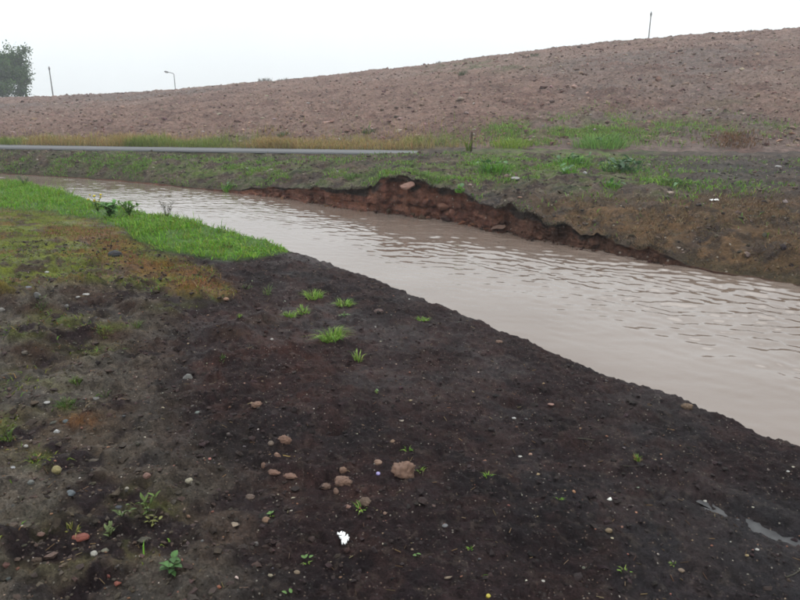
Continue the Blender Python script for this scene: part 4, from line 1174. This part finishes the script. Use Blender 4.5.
tuft(40, 304, 18, 6, 40, 'green grass cap on top of the brown earth hump', [srgb(118, 140, 80), srgb(104, 126, 70)], lean=(.6, 1.8))
tuft(76, 383, 16, 10, 36, 'upright green grass patch behind the pale flat stone', [srgb(104, 128, 58), srgb(120, 134, 66)], lean=(.3, 1.2))
tuft(137, 327, 12, 9, 22, 'green weed at the right end of the low grass patch', [srgb(100, 124, 58), srgb(120, 130, 70)], lean=(.3, 1.3))
tuft(105, 398, 10, 10, 7, 'forked pale green weed beside the flat grey stone', [srgb(112, 124, 84)], lean=(.2, 1.0), wid=.009)

# leafy bramble seedling, bottom left
def leafy(px, py, name, label, cat, nleaf, L, Wd, Hh, c, far=False, jag=False, spread=1.0, stems=3, el=(10, 45), seed=1):
    p, tt = hit(px, py, far_height if far else near_height, 90 if far else 40, 6 if far else .6)
    root = thing(name, label, cat, p); gen = np.random.default_rng(seed)
    tips = []
    for i in range(stems):
        a = 6.28 * i / stems + gen.uniform(-.4, .4); r = spread * gen.uniform(.5, 1.0)
        pts = [np.array([0, 0, -.01]), np.array([r * .4 * math.cos(a), r * .4 * math.sin(a), Hh * .65]), np.array([r * math.cos(a), r * math.sin(a), Hh * gen.uniform(.8, 1.05)])]
        stem_part(root, pts, L * .05, L * .03, srgb(96, 96, 60)); tips.append(pts)
    for i in range(nleaf):
        pts = tips[i % stems]; s_ = gen.uniform(.12, 2.0)
        q_ = pts[0] * (1 - s_) + pts[1] * s_ if s_ < 1 else pts[1] * (2 - s_) + pts[2] * (s_ - 1)
        leaf_part(root, q_[0], q_[1], q_[2], L * gen.uniform(.7, 1.15), Wd * gen.uniform(.8, 1.15), gen.uniform(0, 6.28), R(gen.uniform(*el)), np.asarray(c) * gen.choice([.8, 1.0, 1.25]), jag=jag)
    return root
leafy(172, 572, 'bramble_seedling', 'leafy green bramble seedling on soil at the bottom left', 'seedling', 13, .036, .025, .05, srgb(78, 118, 58), jag=True, spread=.05, stems=4, seed=3, el=(-5, 30))
leafy(148, 512, 'small_weed', 'small green weed with thin leaves beside the dark slate stone', 'weed', 16, .035, .012, .06, srgb(104, 128, 60), spread=.05, stems=5, seed=4, el=(10, 60))
leafy(110, 536, 'small_weed', 'pale green weed right of the red brick fragment', 'weed', 12, .03, .013, .045, srgb(112, 128, 76), spread=.04, stems=4, seed=5, el=(10, 60))
leafy(122, 516, 'small_weed', 'low creeping green weed left of the dark slate stone', 'weed', 12, .026, .012, .03, srgb(96, 116, 60), spread=.06, stems=5, seed=6, el=(0, 40))
leafy(152, 524, 'small_weed', 'yellowish creeping weed below the thin-leaved green weed', 'weed', 12, .026, .012, .03, srgb(126, 128, 66), spread=.06, stems=5, seed=8, el=(0, 40))

# plants on the grassy edge
leafy(110, 217, 'dock_plant', 'dark green broad-leaved plant standing in the bright grass', 'plant', 64, .13, .065, .22, srgb(104, 158, 74), spread=.17, stems=9, seed=11, el=(-20, 60))
leafy(129, 216, 'dock_plant', 'mid green bushy plant right of the dark broad-leaved plant', 'plant', 70, .10, .03, .20, srgb(122, 168, 78), spread=.2, stems=9, seed=12, el=(0, 75))
p, tt = hit(98, 212, near_height)
root = thing('yellow_flower_plant', 'yellow flowering plant left of the dark broad-leaved plant', 'plant', p)
gen = np.random.default_rng(21)
M_PETAL = earth_mat('yellow_petal', (20, 80, 200), (.2, .2, .2), rough=.6, base=srgb(222, 206, 56), bump=.1, tint=(1.1, 1, .9))[0]
fv, ff = ICO1
fl_me = mesh('flower_head', fv * (.022, .022, .013) * (1 + gen.normal(0, .15, (len(fv), 1))), tris=ff); fl_me.materials.append(M_PETAL)
for i in range(11):
    a = gen.uniform(0, 6.28); r = gen.uniform(.03, .15); H_ = gen.uniform(.14, .30)
    tip = np.array([r * math.cos(a) * 1.5, r * math.sin(a), H_])
    stm = stem_part(root, [(0, 0, -.01), tuple(tip * [.4, .4, .6]), tuple(tip)], .005, .003, srgb(110, 132, 60))
    o = obj('flower_head', fl_me, None, root); o.location = tip; o.rotation_euler = (gen.uniform(-.5, .5), gen.uniform(-.5, .5), 0); o.scale = [gen.uniform(.8, 1.4)] * 3
    leaf_part(root, tip[0] * .5, tip[1] * .5, tip[2] * .5, .09, .03, gen.uniform(0, 6.28), .4, srgb(92, 128, 54))
def stalks(px, py, n_, H_, spr, label, c, name, far=False, seed=0, twigs=3):
    p, tt = hit(px, py, far_height if far else near_height, 90 if far else 40, 6 if far else .6)
    root = thing(name, label, 'plant', p); gen = np.random.default_rng(seed)
    for i in range(n_):
        a = gen.uniform(0, 6.28); h_ = H_ * gen.uniform(.65, 1.05); e = np.array([spr * math.cos(a), spr * math.sin(a) * .6, h_])
        st = stem_part(root, [(0, 0, -.01), tuple(e * [.35, .35, .55]), tuple(e)], .005, .002, c)
        for j in range(twigs):
            s_ = gen.uniform(.45, .95); b_ = e * s_; a2 = gen.uniform(0, 6.28)
            stem_part(st, [tuple(b_), tuple(b_ + [.05 * math.cos(a2), .05 * math.sin(a2), .05])], .003, .0015, c, 'twig')
        for j in range(5):
            s_ = gen.uniform(.2, .95); b_ = e * [s_ * .8, s_ * .8, s_]
            leaf_part(root, *b_, .05, .014, gen.uniform(0, 6.28), .5, np.asarray(c))
    return root
stalks(167, 219, 6, .30, .14, 'brown dead-stemmed weed at the water edge among bright grass', srgb(98, 92, 70), 'dead_stem_weed', seed=31)
stalks(135, 207, 3, .34, .05, 'tall thin green stalk rising behind the bushy plant', srgb(100, 124, 80), 'tall_stalk', seed=32, twigs=2)
stalks(25, 186, 6, .24, .16, 'greyish green bushy weed at the water edge on the far left', srgb(86, 114, 70), 'tall_stalk', seed=33)
stalks(233, 232, 2, .18, .03, 'single thin stem at the water edge right of the brown weed', srgb(110, 130, 84), 'tall_stalk', seed=34, twigs=1)
tuft(228, 248, 14, 7, 24, 'brownish wisp in the bright grass near its right end', BROWNS, lean=(.2, 1.0), mat=M_DRY)

# weed clumps on the far bank
FG = [srgb(120, 182, 60), srgb(140, 194, 72), srgb(102, 156, 56)]
def far_clump(px, py, w, h, label, cols, nb, nl, seed, lc=srgb(78, 122, 62)):
    p, tt = hit(px, py, far_height, 60, 6)
    root = tuft(px, py, w * 1.25, h * .85, int(nb * 1.3), label, cols, far=True, name='weed_clump', cat='weeds', wid=.018, lean=(.2, 1.4))
    gen = np.random.default_rng(seed); m = tt / FPX
    for i in range(nl):
        a = gen.uniform(0, 6.28); r = gen.uniform(0, w * m * .45)
        leaf_part(root, r * math.cos(a), r * math.sin(a) * .7, gen.uniform(.02, h * m * .7), gen.uniform(.10, .2), gen.uniform(.05, .10), gen.uniform(0, 6.28), R(gen.uniform(-10, 50)), lc * gen.choice([.8, 1, 1.3]))
    return root
far_clump(512, 146, 44, 10, 'yellow-green grass clump beside the path right of the wooden stake', [srgb(158, 190, 66), srgb(140, 172, 60), srgb(174, 196, 84)], 340, 0, 41)
far_clump(602, 146, 56, 15, 'tall pale green weed clump at the foot of the hill', [srgb(132, 182, 82), srgb(150, 196, 96), srgb(116, 162, 72)], 420, 14, 42)
far_clump(622, 172, 44, 17, 'dark bluish green leafy clump on the far bank top', [srgb(92, 128, 80)], 60, 60, 43, srgb(80, 120, 78))
far_clump(573, 164, 46, 12, 'bright green clump left of the bluish leafy clump', FG, 190, 20, 44)
far_clump(493, 172, 32, 16, 'bright green clump above the pale slab stone', FG, 190, 16, 45)
far_clump(567, 172, 20, 8, 'small green clump below the bright green clump', FG, 80, 6, 46)
far_clump(425, 176, 26, 6, 'low green clump above the tallest part of the clay face', [srgb(110, 140, 70), srgb(124, 146, 80)], 100, 0, 47)
far_clump(352, 178, 18, 6, 'low green clump above the left half of the clay face', [srgb(104, 138, 64), srgb(120, 150, 80)], 80, 0, 48)
far_clump(612, 187, 22, 7, 'low green clump below the bluish leafy clump', FG, 80, 4, 49)
far_clump(672, 186, 26, 8, 'low green clump on grey soil right of the bluish clump', [srgb(98, 128, 66), srgb(112, 136, 78)], 90, 4, 50)
far_clump(460, 190, 12, 6, 'small green clump hanging over the lip of the clay face', FG, 60, 2, 51)
far_clump(368, 133, 14, 7, 'small dark green weed on the ploughed field above the verge', [srgb(98, 120, 72), srgb(88, 108, 68)], 80, 4, 52)
far_clump(283, 136, 14, 7, 'dark green weed in the verge left of the field weed', [srgb(104, 122, 74)], 80, 2, 53)
far_clump(462, 75, 10, 7, 'isolated green weed high on the ploughed hill', [srgb(110, 122, 90)], 60, 2, 54)
far_clump(535, 56, 12, 5, 'dull green weed just below the hill skyline', [srgb(112, 122, 96)], 60, 2, 55)
far_clump(228, 190, 10, 7, 'small green clump at the left end of the clay face', FG, 60, 2, 56)

# wooden stake on the field edge
p, tt = hit(471, 150, far_height, 60, 6)
root = thing('wooden_stake', 'short weathered wooden stake beside the path at the field edge', 'stake', p)
V_, Q_, T_ = tube([(0, 0, -.1), (.005, 0, .25), (.012, 0, .50), (.014, 0, .54)], [.04, .04, .037, .015], 6)
obj('post', mesh('post', V_, Q_, T_), M_STAKE, root)
tuft(468, 151, 7, 14, 50, 'yellow-green grass tuft against the wooden stake', [srgb(150, 176, 62), srgb(132, 160, 60)], far=True, wid=.02, lean=(.1, .5))

# ------------------------------------------------------------------ poles, street lamp, tree and skyline weeds
def ground_at(px, Yd):
    t = px_t(px, 80); return np.array([t * Yd, Yd, float(field_height(np.array([t * Yd]), np.array([Yd]))[0])])
def top_z(px, py, Yd):
    d = ray(px, py); return EYE + d[2] / d[1] * Yd
def pole(px, py, Yd, r, label):
    b0_ = ground_at(px, Yd); zt = top_z(px, py, Yd) - b0_[2]
    root = thing('utility_pole', label, 'pole', b0_)
    V_, Q_, T_ = tube([(0, 0, -.4), (0, 0, zt * .5), (0, 0, zt)], [r * 1.15, r, r * .85], 10); obj('pole', mesh('pole', V_, Q_, T_), M_POLE, root)
    V_, Q_, T_ = tube([(0, 0, zt - .5), (0, 0, zt - .15)], [r * 1.3, r * 1.3], 10); obj('top_fitting', mesh('top_fitting', V_, Q_, T_), M_POLE, root)
    for sx in (-1, 1):
        V_, Q_, T_ = tube([(sx * r * .9, 0, zt - .40), (sx * r * 1.5, 0, zt - .22)], [.04, .03], 8); obj('insulator', mesh('insulator', V_, Q_, T_), M_METAL, root)
pole(50.8, 66.5, 104, .085, 'leftmost thin pole on the skyline beside the tree')
pole(644.5, 11.5, 80, .065, 'thin pole on the hilltop skyline at the right')
b0_ = ground_at(174.5, 100); zt = top_z(175, 73.5, 100) - b0_[2]
root = thing('street_lamp', 'grey street lamp with short arm showing above the field skyline', 'street lamp', b0_)
V_, Q_, T_ = tube([(0, 0, -.3), (0, 0, zt * .4), (0, 0, zt * .97), (-.08, 0, zt)], [.08, .07, .05, .045], 10); obj('pole', mesh('pole', V_, Q_, T_), M_METAL, root)
V_, Q_, T_ = tube([(-.08, 0, zt), (-.5, 0, zt + .12), (-.85, 0, zt + .18)], [.05, .045, .045], 8); obj('arm', mesh('arm', V_, Q_, T_), M_METAL, root)
V_, Q_, T_ = tube([(-.75, 0, zt + .16), (-.85, 0, zt + .19), (-1.2, 0, zt + .26), (-1.38, 0, zt + .29)], [.05, .11, .13, .05], 10)
hd = obj('lamp_head', mesh('lamp_head', V_, Q_, T_), M_METAL, root)
V_, Q_, T_ = tube([(-.92, 0, zt + .10), (-1.25, 0, zt + .17)], [.08, .08], 10); obj('lens', mesh('lens', V_, Q_, T_), M_LENS, hd)

# tree at the left edge
Yt = 86.0
tb = ground_at(-14, Yt)
root = thing('broadleaf_tree', 'green bushy tree behind the field at the left edge', 'tree', tb)
gen = np.random.default_rng(77)
tv, tq, ttri, off = [], [], [], 0
limb_tips = []
def add_limb(pts, radii):
    global off
    V_, Q_, T_ = tube(pts, radii, 7)
    tv.append(V_); tq.extend([tuple(i + off for i in q_) for q_ in Q_]); ttri.extend([tuple(i + off for i in q_) for q_ in T_]); off += len(V_)
H_T = top_z(0, 53, Yt) - tb[2]
add_limb([(0, 0, -.3), (.1, 0, H_T * .25), (-.05, .1, H_T * .5), (.05, 0, H_T * .8)], [.28, .22, .16, .05])
centers = []
for i in range(46):
    a = gen.uniform(0, 6.28); z0 = gen.uniform(.10, .75) * H_T; up_ = gen.uniform(.3, 1.0)
    reach = (5.3 * math.sin(math.pi * min(.98, .22 + .70 * z0 / H_T)) ** .7) * gen.uniform(.55, 1.0)
    e = np.array([reach * math.cos(a), reach * math.sin(a), min(z0 + up_ * reach * .45, H_T * .97)])
    mid = np.array([e[0] * .5, e[1] * .5, z0 + (e[2] - z0) * .55])
    add_limb([(0, 0, z0 * .9), mid, e], [.09, .05, .02])
    for s_ in (.5, .7, .85, 1.0, 1.06):
        centers.append(mid * (1 - s_) * 1.0 + e * s_ if s_ > .5 else mid)
        tip = centers[-1] + gen.normal(0, .5, 3); add_limb([centers[-1], tip], [.02, .008]); centers.append(tip)
obj('trunk', mesh('trunk', np.vstack(tv), tq, ttri), M_BARK, root)
centers = np.array(centers); nl = 42000
cidx = gen.integers(0, len(centers), nl); pos = centers[cidx] + gen.normal(0, .34, (nl, 3)); pos[:, 2] = np.maximum(pos[:, 2], .1)
sz = gen.uniform(.09, .19, nl); a = gen.normal(0, 1, (nl, 3)); a /= np.linalg.norm(a, axis=1)[:, None]
b_ = np.cross(a, gen.normal(0, 1, (nl, 3))); b_ /= np.linalg.norm(b_, axis=1)[:, None]
V_ = np.stack([pos - a * sz[:, None], pos + b_ * sz[:, None] * .6, pos + a * sz[:, None], pos - b_ * sz[:, None] * .6], 1).reshape(-1, 3)
Q_ = np.arange(nl * 4).reshape(-1, 4)
clump_c = gen.normal(1, .22, len(centers)).clip(.5, 1.5)[cidx][:, None]
obj('crown', mesh('crown', V_, Q_, attrs={'zone': np.repeat(vary(palette([srgb(78, 116, 48), srgb(60, 96, 38), srgb(98, 136, 60)], nl, gen=gen) * clump_c, nl, .15, gen), 4, 0)}, smooth=False), M_LEAF, root)

def crest_weed(px, label, n_, w, h, cols, seed):
    t = px_t(px, 75); Yc, zc = crest(np.array([t])); Yd = float(Yc[0]) - .4
    b0_ = ground_at(px, Yd); root = thing('skyline_weed', label, 'weed', b0_); gen = np.random.default_rng(seed)
    a = gen.uniform(0, 6.28, n_); r = w * np.sqrt(gen.uniform(0, 1, n_))
    bx, by = r * np.cos(a), r * np.sin(a) * .4
    base = np.stack([bx, by, field_height(b0_[0] + bx, b0_[1] + by) - b0_[2] - .03], -1)
    V_, T_, C_ = blades(base, gen.uniform(.4, 1.1, n_) * h, gen.uniform(.02, .04, n_), gen.uniform(.1, .7, n_), vary(palette(cols, n_, gen=gen), n_, .15, gen), gen=gen)
    obj('blades', mesh('blades', V_, tris=T_, attrs={'zone': C_}, smooth=False), M_DRY, root, kind='stuff')
DULL = [srgb(120, 116, 100), srgb(132, 124, 108)]
crest_weed(265, 'wispy dead weed clump on the field skyline', 160, .7, .5, DULL, 1)
crest_weed(283, 'smaller wispy weed right of the skyline weed clump', 90, .6, .32, DULL, 2)
crest_weed(439, 'tiny weed on the skyline at the middle of the hill', 40, .3, .3, DULL, 3)

# ------------------------------------------------------------------ damp air
hv = np.array([(x, y, z) for z in (-2.9, 24.0) for y in (-60, 320) for x in (-260, 260)], float)
hq = [(0, 2, 3, 1), (4, 5, 7, 6), (0, 1, 5, 4), (2, 6, 7, 3), (0, 4, 6, 2), (1, 3, 7, 5)]
M_HAZE = bpy.data.materials.new('damp_air'); M_HAZE.use_nodes = True
hn_ = M_HAZE.node_tree; hn_.nodes.clear()
ho = hn_.nodes.new('ShaderNodeOutputMaterial'); pvn = hn_.nodes.new('ShaderNodeVolumePrincipled')
pvn.inputs['Color'].default_value = (.93, .96, 1.0, 1); pvn.inputs['Density'].default_value = 0.0014; pvn.inputs['Anisotropy'].default_value = 0.2
hn_.links.new(pvn.outputs[0], ho.inputs['Volume'])
obj('haze', mesh('haze', hv, hq, smooth=False), M_HAZE, label='thin damp haze hanging over the whole scene', cat='haze', kind='stuff')
